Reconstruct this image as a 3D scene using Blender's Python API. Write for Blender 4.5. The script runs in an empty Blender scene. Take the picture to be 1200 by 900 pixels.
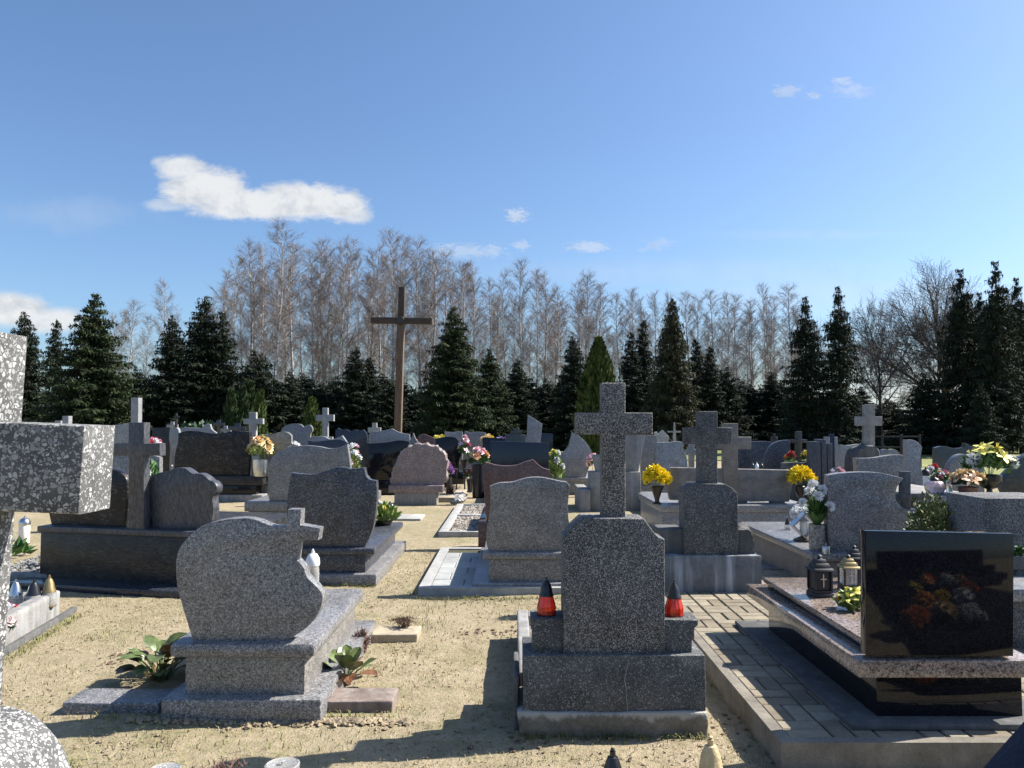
import bpy, bmesh, math, random
from mathutils import Vector, Matrix, noise
R = math.radians
F, CX, CY, HZ, CAMZ = 900.0, 600.0, 450.0, 495.0, 1.55     # photograph 1200 x 900: focal length in px, horizon row, eye height
PITCH = math.atan((HZ - CY) / F)
SUN_EL, SUN_AZ = R(43), R(75)                              # azimuth measured from +Y towards +X
scn = bpy.context.scene
COL = scn.collection
CAM = Vector((0, 0, CAMZ))
CP, SP = math.cos(PITCH), math.sin(PITCH)

# ------------------------------------------------------------------ measuring helpers
def ray(px, py):
    x, y = (px - CX) / F, (CY - py) / F
    return Vector((x, CP - y * SP, SP + y * CP))
def G(px, py, z=0.0):                                      # the point of the level z seen at a pixel
    d = ray(px, py); t = (z - CAMZ) / d.z
    return CAM + d * t
def at(px, D, py=520):                                     # ground point D metres ahead, under a pixel column
    d = ray(px, py); t = D / d.y
    return Vector((d.x * t, D, 0))
def zat(py, D, px=600):
    d = ray(px, py); return CAMZ + d.z * D / d.y

# ------------------------------------------------------------------ materials
class NT:
    def __init__(s, nt): s.t = nt; s.n = nt.nodes; s.l = nt.links
    def add(s, typ, **kw):
        n = s.n.new(typ)
        for k, v in kw.items(): setattr(n, k, v)
        return n
    def put(s, sock, v):
        if hasattr(v, 'is_linked') or isinstance(v, bpy.types.NodeSocket): s.l.new(v, sock)
        else: sock.default_value = v
    def math(s, op, a, b=0.0, c=0.0, clamp=False):
        n = s.add('ShaderNodeMath', operation=op, use_clamp=clamp)
        s.put(n.inputs[0], a); s.put(n.inputs[1], b)
        if op in ('MULTIPLY_ADD', 'SMOOTH_MIN', 'SMOOTH_MAX'): s.put(n.inputs[2], c)
        return n.outputs[0]
    def mix(s, f, a, b, blend='MIX'):
        n = s.add('ShaderNodeMix', data_type='RGBA', blend_type=blend)
        s.put(n.inputs[0], f); s.put(n.inputs[6], c4(a)); s.put(n.inputs[7], c4(b))
        return n.outputs[2]
    def ramp(s, f, stops, const=False):
        n = s.add('ShaderNodeValToRGB'); cr = n.color_ramp
        if const: cr.interpolation = 'CONSTANT'
        while len(cr.elements) < len(stops): cr.elements.new(0.5)
        for e, (p, c) in zip(cr.elements, stops):
            e.position = p; e.color = c4(c)
        s.put(n.inputs[0], f); return n.outputs[0]
    def noise(s, vec, scale, detail=4, rough=0.55, dist=0.0):
        n = s.add('ShaderNodeTexNoise'); n.inputs['Scale'].default_value = scale
        n.inputs['Detail'].default_value = detail; n.inputs['Roughness'].default_value = rough
        n.inputs['Distortion'].default_value = dist
        if vec is not None: s.l.new(vec, n.inputs['Vector'])
        return n.outputs['Fac']
    def vor(s, vec, scale, out='Color', feature='F1', rnd=1.0):
        n = s.add('ShaderNodeTexVoronoi', feature=feature); n.inputs['Scale'].default_value = scale
        n.inputs['Randomness'].default_value = rnd
        if vec is not None: s.l.new(vec, n.inputs['Vector'])
        return n.outputs[out]
    def scale(s, vec, sx, sy, sz):
        n = s.add('ShaderNodeMapping'); s.l.new(vec, n.inputs[0]); n.inputs['Scale'].default_value = (sx, sy, sz)
        return n.outputs[0]
def c4(c):
    if isinstance(c, (int, float)): return (c, c, c, 1)
    if isinstance(c, (tuple, list)): return tuple(c) + (1,) if len(c) == 3 else tuple(c)
    return c
def newmat(name):
    m = bpy.data.materials.new(name); m.use_nodes = True
    nt = NT(m.node_tree); bsdf = nt.n['Principled BSDF']
    return m, nt, bsdf
def objvec(nt, rnd=True):
    tc = nt.add('ShaderNodeTexCoord')
    if not rnd: return tc.outputs['Object']
    oi = nt.add('ShaderNodeObjectInfo')
    v = nt.add('ShaderNodeVectorMath', operation='ADD')
    nt.l.new(tc.outputs['Object'], v.inputs[0])
    nt.l.new(nt.math('MULTIPLY', oi.outputs['Random'], 37.0), v.inputs[1])
    return v.outputs[0]
def bump(nt, bsdf, h, strength=0.3, dist=0.01):
    b = nt.add('ShaderNodeBump'); b.inputs['Strength'].default_value = strength; b.inputs['Distance'].default_value = dist
    nt.l.new(h, b.inputs['Height']); nt.l.new(b.outputs[0], bsdf.inputs['Normal'])
def plain(name, col, rough=0.6, var=0.15, scale=14, metal=0.0, trans=0.0, spec=0.5, sss=0.0, bmp=0.0):
    m, nt, b = newmat(name)
    v = objvec(nt)
    n = nt.noise(v, scale, 5)
    lo = tuple(c * (1 - var) for c in col); hi = tuple(min(1, c * (1 + var)) for c in col)
    nt.l.new(nt.ramp(n, [(0.3, lo), (0.7, hi)]), b.inputs['Base Color'])
    b.inputs['Roughness'].default_value = rough; b.inputs['Metallic'].default_value = metal
    b.inputs['Transmission Weight'].default_value = trans; b.inputs['Specular IOR Level'].default_value = spec
    if bmp: bump(nt, b, n, bmp, 0.01)
    return m
def granite(name, dark, mid, light, grain=190, rough=0.32, p=(0.28, 0.72), mott=0.25, stain=(0.5, 0.42, 0.3), st=0.12, aniso=(1, 1, 1), spec=0.5):
    m, nt, b = newmat(name)
    v0 = objvec(nt); v = v0 if aniso == (1, 1, 1) else nt.scale(v0, *aniso)
    sep = nt.add('ShaderNodeSeparateColor'); nt.l.new(nt.vor(v, grain), sep.inputs[0])
    sep2 = nt.add('ShaderNodeSeparateColor'); nt.l.new(nt.vor(v, grain * 0.45), sep2.inputs[0])
    col = nt.ramp(sep.outputs[0], [(0.0, dark), (p[0], mid), (p[1], light)], True)
    col2 = nt.ramp(sep2.outputs[0], [(0.0, dark), (p[0] * 0.8, mid), (min(.97, p[1] * 1.12), light)], True)
    col = nt.mix(0.4, col, col2)
    mo = nt.noise(v0, 7, 5, 0.6)
    col = nt.mix(1.0, col, nt.ramp(mo, [(0.3, 1 - mott), (0.7, 1 + mott * 0.4)]), 'MULTIPLY')
    wet = nt.ramp(nt.noise(nt.scale(v0, 5, 5, 1.2), 1.0, 6, 0.65), [(0.55, 0.0), (0.8, 1.0)])
    col = nt.mix(nt.math('MULTIPLY', wet, st), col, stain)
    nt.l.new(col, b.inputs['Base Color'])
    nt.l.new(nt.ramp(mo, [(0.3, rough * 0.85), (0.75, min(1, rough * 1.35))]), b.inputs['Roughness'])
    b.inputs['Specular IOR Level'].default_value = spec
    return m
def terrazzo(name, cement, chip, chip2, scale=70, size=0.36, rough=0.75, keep=0.55, grime=0.75):
    gr_ = grime
    m, nt, b = newmat(name)
    v = objvec(nt)
    wob = nt.add('ShaderNodeVectorMath', operation='ADD'); nt.l.new(v, wob.inputs[0])
    nz = nt.add('ShaderNodeTexNoise'); nz.inputs['Scale'].default_value = scale * 0.5; nt.l.new(v, nz.inputs['Vector'])
    sc = nt.add('ShaderNodeVectorMath', operation='SCALE'); nt.l.new(nz.outputs['Color'], sc.inputs[0]); sc.inputs['Scale'].default_value = 0.35 / scale
    nt.l.new(sc.outputs[0], wob.inputs[1])
    def layer(s, sz, kp):
        ed = nt.vor(wob.outputs[0], s, 'Distance', 'DISTANCE_TO_EDGE')
        sp = nt.add('ShaderNodeSeparateColor'); nt.l.new(nt.vor(wob.outputs[0], s), sp.inputs[0])
        inside = nt.math('MULTIPLY', nt.math('GREATER_THAN', ed, sz * 0.5), nt.math('GREATER_THAN', sp.outputs[0], 1 - kp))
        return inside, sp.outputs[1]
    i1, t1 = layer(scale, size * 0.55, keep)
    i2, t2 = layer(scale * 2.3, size * 0.5, keep * 0.75)
    base = nt.ramp(nt.noise(v, 9, 6, 0.65), [(0.3, tuple(c * 0.6 for c in cement)), (0.7, tuple(c * 1.35 for c in cement))])
    col = nt.mix(i2, base, nt.ramp(t2, [(0.1, chip2), (0.9, chip)]))
    col = nt.mix(i1, col, nt.ramp(t1, [(0.1, chip2), (0.8, chip)]))
    grime = nt.ramp(nt.noise(nt.scale(v, 3, 3, 1.3), 2.2, 7, 0.7), [(0.4, 1.0), (0.7, 0.45)])
    col = nt.mix(gr_, col, grime, 'MULTIPLY')
    nt.l.new(col, b.inputs['Base Color']); b.inputs['Roughness'].default_value = rough
    b.inputs['Specular IOR Level'].default_value = 0.3
    bump(nt, b, nt.math('ADD', nt.noise(v, scale, 3), nt.math('MULTIPLY', i1, 0.35)), 0.35, 0.004)
    return m
def concrete(name, col, var=0.35, rough=0.9, streak=0.35, streakcol=(0.5, 0.5, 0.52), green=0.15):
    m, nt, b = newmat(name)
    v = objvec(nt)
    n = nt.noise(v, 6, 9, 0.7)
    c = nt.ramp(n, [(0.25, tuple(x * (1 - var) for x in col)), (0.75, tuple(x * (1 + var) for x in col))])
    sp = nt.ramp(nt.noise(v, 130, 3, 0.6), [(0.35, 0.75), (0.65, 1.15)])
    c = nt.mix(0.8, c, sp, 'MULTIPLY')
    s = nt.ramp(nt.noise(nt.scale(v, 14, 14, 0.8), 1.0, 5, 0.6), [(0.48, 0.0), (0.72, 1.0)])
    c = nt.mix(nt.math('MULTIPLY', s, streak), c, streakcol)
    g = nt.ramp(nt.noise(v, 3.1, 6, 0.7), [(0.5, 0.0), (0.75, 1.0)])
    c = nt.mix(nt.math('MULTIPLY', g, green), c, (0.10, 0.10, 0.06))
    nt.l.new(c, b.inputs['Base Color']); b.inputs['Roughness'].default_value = rough
    b.inputs['Specular IOR Level'].default_value = 0.25
    bump(nt, b, nt.math('ADD', n, nt.noise(v, 90, 3)), 0.35, 0.006)
    return m

M = {}
M['grey'] = granite('grey_granite', (.045, .045, .048), (.16, .16, .165), (.40, .39, .39), 230)
M['greywarm'] = granite('warm_grey_granite', (.05, .046, .042), (.19, .18, .17), (.42, .40, .375), 230, st=.2)
M['lightgrey'] = granite('light_grey_granite', (.10, .10, .105), (.25, .25, .26), (.42, .42, .42), 200)
M['darkgrey'] = granite('dark_grey_granite', (.012, .014, .02), (.042, .046, .06), (.22, .23, .26), 190, p=(.45, .82))
M['slate'] = granite('slate_granite', (.026, .027, .032), (.054, .056, .066), (.10, .102, .115), 160, .4, aniso=(1, 1, .25), st=.05)
M['bluedark'] = granite('blue_black_granite', (.012, .014, .02), (.024, .028, .04), (.07, .08, .10), 200, .2, st=.03)
M['teal'] = granite('dark_green_granite', (.02, .026, .028), (.04, .05, .052), (.08, .09, .09), 180, .3, st=.05)
M['black'] = granite('black_polished_granite', (.006, .006, .008), (.010, .010, .013), (.02, .02, .024), 260, .05, st=.0, mott=.1, spec=.32)
M['navy'] = granite('navy_polished_granite', (.006, .008, .016), (.010, .014, .026), (.02, .026, .04), 260, .16, st=.0, mott=.2)
M['multi'] = granite('black_granite_brown_reflection', (.011, .011, .014), (.024, .023, .025), (.11, .09, .08), 34, .3, p=(.45, .88), mott=.7, stain=(.085, .06, .042), st=.45, aniso=(1, 1, 2.2), spec=.3)  # brown blotches put a dim reflection into the stone colour
M['brownblack'] = granite('brown_black_granite', (.015, .0155, .017), (.033, .033, .035), (.072, .070, .070), 60, .3, p=(.4, .8), mott=.5, aniso=(.6, 1, 3), stain=(.05, .042, .03), st=.3, spec=.3)
M['pink'] = granite('pink_grey_granite', (.07, .05, .05), (.22, .17, .165), (.40, .33, .31), 170, .5, stain=(.32, .2, .15), st=.25)
M['brown'] = granite('red_brown_granite', (.03, .016, .014), (.13, .062, .05), (.24, .13, .11), 170, .3)
M['rosy'] = granite('rosy_brown_granite', (.05, .038, .03), (.26, .20, .165), (.46, .38, .33), 170, .13, st=.25, mott=.3)
M['terrazzo'] = terrazzo('dark_terrazzo', (.05, .05, .052), (.46, .45, .445), (.15, .15, .15), 200, .36, keep=.42)
M['terrazzo2'] = terrazzo('grey_terrazzo', (.075, .078, .08), (.34, .34, .33), (.13, .13, .13), 150, .4, keep=.28)
M['terrazzonear'] = terrazzo('chip_terrazzo', (.115, .115, .115), (.50, .50, .485), (.24, .24, .24), 125, .46, keep=.5, grime=.5)
M['conc'] = concrete('weathered_concrete', (.24, .235, .225))
M['concdark'] = concrete('dark_weathered_concrete', (.10, .10, .10), streak=.25, streakcol=(.3, .3, .3))
M['concwhite'] = concrete('lime_streaked_concrete', (.16, .17, .18), streak=.95, streakcol=(.50, .54, .58), var=.5)
M['concpale'] = concrete('grey_cross_concrete', (.27, .275, .27), streak=.3, green=.12)
M['conclight'] = concrete('pale_concrete', (.34, .34, .325), streak=.2, green=.06)
M['concfoot'] = concrete('crumbling_footing', (.20, .185, .155), var=.6, streak=.4, streakcol=(.42, .40, .36))
M['sandstone'] = granite('sandstone', (.15, .13, .115), (.20, .18, .165), (.25, .235, .22), 120, .6, aniso=(.5, 1, 4), st=.5, stain=(.12, .10, .09), mott=.45)
M['mirrordark'] = granite('reflection_darkener', (.006, .006, .007), (.009, .009, .011), (.014, .014, .016), 200, .9, st=0, spec=.1)  # near-black for the unseen slabs, keeps the mirrored ground dark
M['matblue'] = granite('dull_navy_granite', (.007, .010, .022), (.011, .016, .034), (.018, .024, .045), 220, .55, st=0, spec=.3)
M['kerbold'] = concrete('old_kerb_concrete', (.20, .18, .15), var=.5, streak=.25, streakcol=(.34, .32, .28), green=.3)
M['joint'] = concrete('mossy_joint', (.075, .075, .045), streak=.0)
def footlime():
    m, nt, b = newmat('limed_footing'); v = objvec(nt, False)
    n = nt.noise(v, 7, 8, .7)
    c = nt.ramp(n, [(.3, (.11, .10, .08)), (.7, (.25, .225, .18))])
    c = nt.mix(.7, c, nt.ramp(nt.noise(v, 60, 4, .7), [(.3, .6), (.7, 1.25)]), 'MULTIPLY')
    sp = nt.add('ShaderNodeSeparateXYZ'); nt.l.new(v, sp.inputs[0])
    e = nt.math('ADD', sp.outputs[2], nt.math('MULTIPLY', nt.math('SUBTRACT', nt.noise(nt.scale(v, 1, 1, .4), 9, 6, .7), .5), .16))
    k = nt.ramp(nt.math('MULTIPLY', e, 8.0), [(.66, 0.0), (.82, 1.0)])
    c = nt.mix(nt.math('MULTIPLY', k, .6), c, (.52, .51, .47))
    nt.l.new(c, b.inputs['Base Color']); b.inputs['Roughness'].default_value = .95; b.inputs['Specular IOR Level'].default_value = .15
    bump(nt, b, nt.math('ADD', n, nt.noise(v, 50, 4, .7)), .7, .012); return m
M['footlime'] = footlime()
M['redbrick'] = concrete('reddish_kerb_stone', (.21, .165, .145), var=.5, streak=.5, streakcol=(.38, .36, .33))
M['tan'] = concrete('tan_block', (.36, .305, .225), streak=.1, streakcol=(.55, .5, .4), green=.05)
M['silver'] = plain('silver_metal', (.55, .56, .58), .28, .1, metal=1.0)
M['blackmetal'] = plain('black_metal', (.014, .014, .018), .55, .2, metal=.0)
M['darkmetal'] = plain('dark_bronze_metal', (.05, .045, .04), .4, .2, metal=.6)
M['brass'] = plain('gold_metal', (.36, .27, .13), .42, .15, metal=.75)
M['goldcap'] = plain('gold_plastic', (.50, .40, .23), .5, .15, 60, metal=.25, bmp=.5)
M['redglass'] = plain('red_glass', (.85, .05, .02), .1, .1, trans=.6)
M['clearglass'] = plain('frosted_glass', (.82, .82, .80), .22, .05, trans=.75)
M['lilacglass'] = plain('lilac_glass', (.72, .58, .62), .15, .1, trans=.45)
M['wax'] = plain('white_wax', (.75, .73, .68), .55, .06)
M['blackplastic'] = plain('black_plastic', (.016, .016, .02), .28, .15)
M['whiteplastic'] = plain('white_plastic', (.8, .8, .8), .4, .05)
M['greyceramic'] = granite('speckled_ceramic', (.08, .07, .06), (.24, .22, .2), (.4, .37, .33), 80, .5)
M['leaf'] = plain('green_leaf', (.055, .13, .03), .5, .35, 9, trans=.0)
M['leafpale'] = plain('pale_green_leaf', (.20, .27, .07), .5, .3, 9)
M['leafdark'] = plain('dark_green_leaf', (.025, .06, .022), .5, .3, 9)
M['leafgreen2'] = plain('bergenia_leaf', (.085, .115, .035), .42, .5, 16)
M['leafred'] = plain('bergenia_leaf_reddened', (.20, .095, .05), .32, .55, 14)
M['twigred'] = plain('dry_heather', (.14, .075, .06), .9, .3, 20)
M['deadleaf'] = plain('dead_leaf', (.13, .085, .055), .85, .4, 20)
for nm, c in dict(yellow=(.85, .66, .015), lemon=(.82, .74, .20), orange=(.80, .33, .05), cream=(.80, .62, .34), peach=(.80, .50, .28),
                  pink=(.72, .26, .36), pale_pink=(.80, .55, .58), red=(.55, .03, .05), white=(.80, .80, .80), purple=(.42, .18, .50), blue=(.18, .25, .62)).items():
    M['f_' + nm] = plain(nm + '_petals', c, .6, .15, 18)
M['wood'] = granite('weathered_wood', (.06, .04, .028), (.13, .085, .055), (.19, .125, .08), 40, .8, aniso=(3, 3, .12), st=.2, stain=(.2, .17, .14))
M['wooddark'] = granite('dark_weathered_wood', (.03, .022, .017), (.05, .036, .027), (.08, .06, .045), 40, .8, aniso=(.12, 3, 3), st=.1)

# needle and bark materials
def needle(name, dark, light, tip):
    m, nt, b = newmat(name)
    tc = nt.add('ShaderNodeTexCoord'); oi = nt.add('ShaderNodeObjectInfo')
    n = nt.noise(tc.outputs['Object'], 1.6, 5, .65)
    c = nt.ramp(n, [(.32, dark), (.55, light), (.75, tip)])
    c = nt.mix(nt.math('MULTIPLY', oi.outputs['Random'], .4), c, dark)
    nt.l.new(c, b.inputs['Base Color']); b.inputs['Roughness'].default_value = .75
    b.inputs['Specular IOR Level'].default_value = .2
    return m
M['needle'] = needle('spruce_needles', (.020, .032, .015), (.040, .057, .024), (.085, .095, .036))
M['needleblue'] = needle('dark_spruce_needles', (.014, .022, .014), (.026, .037, .022), (.052, .062, .032))
M['needlebrown'] = needle('sparse_spruce_needles', (.03, .036, .02), (.065, .066, .038), (.115, .108, .064))
M['thuja'] = needle('thuja_scales', (.022, .045, .012), (.055, .078, .018), (.13, .125, .03))
M['thujagreen'] = needle('green_thuja_scales', (.018, .038, .014), (.036, .06, .02), (.075, .088, .032))
M['sprucebark'] = plain('spruce_bark', (.075, .06, .05), .95, .4, 12, bmp=.6)
M['oakbark'] = plain('oak_bark', (.085, .072, .062), .95, .4, 12, bmp=.6)
def birchbark():
    m, nt, b = newmat('birch_bark'); v = objvec(nt)
    n = nt.noise(nt.scale(v, 2, 2, 5), 1.3, 6, .7)
    c = nt.ramp(n, [(.36, (.09, .08, .075)), (.48, (.36, .34, .325)), (.72, (.62, .60, .57))])
    nt.l.new(c, b.inputs['Base Color']); b.inputs['Roughness'].default_value = .8
    return m
M['birch'] = birchbark()
M['birchtwig'] = plain('birch_twigs', (.215, .175, .155), .9, .3, 1.2)
M['oaktwig'] = plain('oak_twigs', (.10, .08, .07), .9, .25, 1.2)
M['grass'] = plain('grass_blades', (.20, .20, .07), .8, .45, 3)
M['drygrass'] = plain('dry_grass_blades', (.31, .245, .14), .9, .3, 3)
M['clod'] = plain('soil_clods', (.27, .215, .14), .95, .35, 9, bmp=.5)
M['gravelw'] = granite('gravel_stones', (.09, .075, .06), (.25, .22, .18), (.46, .42, .36), 22, .8)
M['gravelg'] = granite('grey_gravel', (.07, .07, .07), (.20, .20, .20), (.42, .42, .42), 40, .8)

# ------------------------------------------------------------------ object helpers
def put(o, parent=None):
    COL.objects.link(o)
    if parent is not None: o.parent = parent
    return o
def thing(name, label, cat, loc=(0, 0, 0), yaw=0.0, group=None):
    o = bpy.data.objects.new(name, None); put(o)
    o.location = loc; o.rotation_euler = (0, 0, yaw); o.empty_display_size = .1
    return tag(o, label, cat, group)
def tag(o, label, cat, group=None):
    o['label'] = label; o['category'] = cat
    if group: o['group'] = group
    return o
def finish(me, mat, smooth=35):
    me.materials.append(mat)
    if smooth:
        me.polygons.foreach_set('use_smooth', [True] * len(me.polygons))
        me.set_sharp_from_angle(angle=R(smooth))
    me.update()
class MB:
    def __init__(s): s.v = []; s.f = []
    def quad(s, a, b, c, d):
        i = len(s.v); s.v += [a, b, c, d]; s.f.append((i, i + 1, i + 2, i + 3))
    def tri(s, a, b, c):
        i = len(s.v); s.v += [a, b, c]; s.f.append((i, i + 1, i + 2))
    def tube(s, pts, rad, n=6, cap=True):
        rings = []
        up = Vector((.13, .21, 1)).normalized()
        for k, p in enumerate(pts):
            a = pts[max(0, k - 1)]; b = pts[min(len(pts) - 1, k + 1)]
            t = (Vector(b) - Vector(a)).normalized()
            x = t.cross(up)
            if x.length < 1e-3: x = t.cross(Vector((1, 0, 0)))
            x.normalize(); y = t.cross(x)
            r = rad[k]; i = len(s.v)
            for j in range(n):
                an = 2 * math.pi * j / n
                s.v.append(Vector(p) + x * (r * math.cos(an)) + y * (r * math.sin(an)))
            rings.append(i)
        for k in range(len(rings) - 1):
            for j in range(n):
                s.f.append((rings[k] + j, rings[k] + (j + 1) % n, rings[k + 1] + (j + 1) % n, rings[k + 1] + j))
        if cap:
            s.f.append(tuple(rings[0] + j for j in range(n))[::-1]); s.f.append(tuple(rings[-1] + j for j in range(n)))
    def lathe(s, prof, n=20, c=(0, 0, 0), ridges=None):
        rings = []
        for (r, z) in prof:
            i = len(s.v)
            for j in range(n):
                an = 2 * math.pi * j / n
                rr = r * (1 + (ridges[1] * math.cos(ridges[0] * an) if ridges else 0))
                s.v.append(Vector((c[0] + rr * math.cos(an), c[1] + rr * math.sin(an), c[2] + z)))
            rings.append(i)
        for k in range(len(rings) - 1):
            for j in range(n):
                s.f.append((rings[k] + j, rings[k] + (j + 1) % n, rings[k + 1] + (j + 1) % n, rings[k + 1] + j))
        s.f.append(tuple(rings[0] + j for j in range(n))[::-1]); s.f.append(tuple(rings[-1] + j for j in range(n)))
    def box(s, x0, x1, y0, y1, z0, z1):
        i = len(s.v)
        s.v += [Vector(p) for p in ((x0, y0, z0), (x1, y0, z0), (x1, y1, z0), (x0, y1, z0), (x0, y0, z1), (x1, y0, z1), (x1, y1, z1), (x0, y1, z1))]
        for f in ((3, 2, 1, 0), (4, 5, 6, 7), (0, 1, 5, 4), (1, 2, 6, 5), (2, 3, 7, 6), (3, 0, 4, 7)): s.f.append(tuple(i + k for k in f))
    def mesh(s, name, mat, smooth=35):
        me = bpy.data.meshes.new(name); me.from_pydata([tuple(v) for v in s.v], [], s.f); finish(me, mat, smooth); return me
    def obj(s, name, mat, parent=None, smooth=35):
        return put(bpy.data.objects.new(name, s.mesh(name, mat, smooth)), parent)
def boxobj(name, mat, parent, u0, u1, v0, v1, z0, z1, bev=.008, seg=2, taper=0.0, jit=0.0):
    bm = bmesh.new()
    vs = []
    for z, k in ((z0, 0), (z1, taper)):
        vs.append([bm.verts.new(p) for p in ((u0 + k, v0 + k, z), (u1 - k, v0 + k, z), (u1 - k, v1 - k, z), (u0 + k, v1 - k, z))])
    a, b = vs
    bm.faces.new(a[::-1]); bm.faces.new(b)
    for i in range(4): bm.faces.new((a[i], a[(i + 1) % 4], b[(i + 1) % 4], b[i]))
    if bev:
        bev = min(bev, abs(u1 - u0) * .4, abs(v1 - v0) * .4, abs(z1 - z0) * .4)
        bmesh.ops.bevel(bm, geom=list(bm.edges), offset=bev, segments=seg, profile=.5, affect='EDGES', clamp_overlap=True)
    if jit:
        bmesh.ops.subdivide_edges(bm, edges=list(bm.edges), cuts=7, use_grid_fill=True)
        for v in bm.verts:
            n = noise.noise_vector(v.co * 7 + Vector((u0 * 3, v0, z0))) * jit + noise.noise_vector(v.co * 23) * jit * .5
            v.co += n
    me = bpy.data.meshes.new(name); bm.to_mesh(me); bm.free(); finish(me, mat)
    return put(bpy.data.objects.new(name, me), parent)
def curve(pts, sub=4):                                     # (x, y) smooth point, (x, y, 1) corner
    out = []
    n = len(pts)
    corner = [len(p) > 2 or i in (0, n - 1) for i, p in enumerate(pts)]
    P = [Vector((p[0], p[1])) for p in pts]
    for i in range(n - 1):
        a, b = P[i], P[i + 1]
        out.append(a)
        if corner[i] and corner[i + 1]: continue
        p0 = P[i - 1] if not corner[i] else a * 2 - b
        p3 = P[i + 2] if not corner[i + 1] else b * 2 - a
        for k in range(1, sub):
            t = k / sub
            out.append(.5 * ((2 * a) + (b - p0) * t + (2 * p0 - 5 * a + 4 * b - p3) * t * t + (3 * a - p0 - 3 * b + p3) * t ** 3))
    out.append(P[-1])
    return out
def inset(poly, b):
    n = len(poly); res = []
    area = sum(poly[i].x * poly[(i + 1) % n].y - poly[(i + 1) % n].x * poly[i].y for i in range(n))
    sg = 1 if area > 0 else -1
    for i in range(n):
        p, q, r = poly[i - 1], poly[i], poly[(i + 1) % n]
        d1 = (q - p); d2 = (r - q)
        if d1.length < 1e-7 or d2.length < 1e-7: res.append(q.copy()); continue
        d1.normalize(); d2.normalize()
        n1 = Vector((-d1.y, d1.x)) * sg; n2 = Vector((-d2.y, d2.x)) * sg
        m = n1 + n2
        if m.length < .3: res.append(q + n1 * b); continue
        m.normalize()
        res.append(q + m * (b / max(.5, m.dot(n1))))
    return res
def prism(name, mat, parent, poly, v0, v1, bev=.005, smooth=30, rough=0.0):   # an outline in (u, z), given thickness from v0 to v1
    q = [poly[0]]
    for p in poly[1:]:
        if (p - q[-1]).length > 1e-4: q.append(p)
    if (q[0] - q[-1]).length < 1e-4: q.pop()
    poly = q
    n = len(poly); area = sum(poly[i].x * poly[(i + 1) % n].y - poly[(i + 1) % n].x * poly[i].y for i in range(n))
    if area < 0: poly = poly[::-1]
    b = min(bev, abs(v1 - v0) * .3)
    rings = []
    if b > 0:
        i1 = inset(poly, b); i2 = inset(poly, b * .3)
        rings = [(i1, v0), (i2, v0 + b * .3), (poly, v0 + b), (poly, v1 - b), (i2, v1 - b * .3), (i1, v1)]
    else: rings = [(poly, v0), (poly, v1)]
    if rough:
        m = 4; rings = [(inset(poly, b + rough * .6), v0)] + [(inset(poly, (rough * (abs(k / m - .5) * 1.2))), v0 + b + (v1 - v0 - 2 * b) * k / m) for k in range(m + 1)] + [(inset(poly, b + rough * .6), v1)]
    V = []; Fc = []
    for pl, v in rings:
        for p in pl:
            j = noise.noise_vector(Vector((p.x * 14, v * 14, p.y * 14))) * rough if rough and 0 < len(V) // n < len(rings) - 1 else Vector((0, 0, 0))
            V.append((p.x + j.x, v + j.y * .5, p.y + j.z))
    for k in range(len(rings) - 1):
        for i in range(n):
            Fc.append((k * n + i, k * n + (i + 1) % n, (k + 1) * n + (i + 1) % n, (k + 1) * n + i))
    Fc.append(tuple(range(n))[::-1][::-1]); Fc.append(tuple((len(rings) - 1) * n + i for i in range(n))[::-1])
    me = bpy.data.meshes.new(name); me.from_pydata(V, [], Fc)
    bm = bmesh.new(); bm.from_mesh(me); bmesh.ops.recalc_face_normals(bm, faces=bm.faces); bm.to_mesh(me); bm.free()
    finish(me, mat, smooth)
    return put(bpy.data.objects.new(name, me), parent)

class Mon:                                                 # a monument with its own upright frame: u right, v away, z up
    def __init__(s, label, px, D, yaw=0.0, name='gravestone', cat='gravestone', z=0.0, py=560, group=None, roll=0.0):
        p = at(px, D, py); s.o = Vector((p.x, D, z)); s.yaw = R(yaw)
        s.ua = Vector((math.cos(s.yaw), math.sin(s.yaw), 0)); s.va = Vector((-math.sin(s.yaw), math.cos(s.yaw), 0))
        s.root = thing(name, label, cat, s.o, s.yaw, group)
        if roll: s.root.rotation_euler = (0, R(roll), s.yaw)
    def uz(s, px, py, v=0.0):
        d = ray(px, py); t = (v + (s.o - CAM).dot(s.va)) / d.dot(s.va)
        p = CAM + d * t - s.o
        return Vector((p.dot(s.ua), p.z))
    def poly(s, pts, v=0.0, sub=4): return [s.uz(p.x, p.y, v) for p in curve(pts, sub)]
    def out(s, name, mat, pts, v0=0.0, t=.1, bev=.005, sub=4, zb=None, rough=0.0):
        pl = s.poly(pts, v0, sub)
        if zb is not None: pl = pl + [Vector((pl[-1].x, zb)), Vector((pl[0].x, zb))]
        prism(name, M[mat], s.root, pl, v0, v0 + t, bev, rough=rough)
        return pl
    def rect(s, name, mat, x0, y0, x1, y1, v0, depth, bev=.008, zb=None, jit=0.0, taper=0.0):
        a = s.uz(x0, (y0 + y1) / 2, v0); b = s.uz(x1, (y0 + y1) / 2, v0)
        zt = s.uz((x0 + x1) / 2, y0, v0).y; zl = s.uz((x0 + x1) / 2, y1, v0).y if zb is None else zb
        boxobj(name, M[mat], s.root, a.x, b.x, v0, v0 + depth, zl, zt, bev, jit=jit, taper=taper)
        return a.x, b.x, zl, zt
    def bx(s, name, mat, *a, **k): return boxobj(name, M[mat], s.root, *a, **k)
    def w(s, u, v, z=0.0): return s.o + s.ua * u + s.va * v + Vector((0, 0, z))
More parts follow.
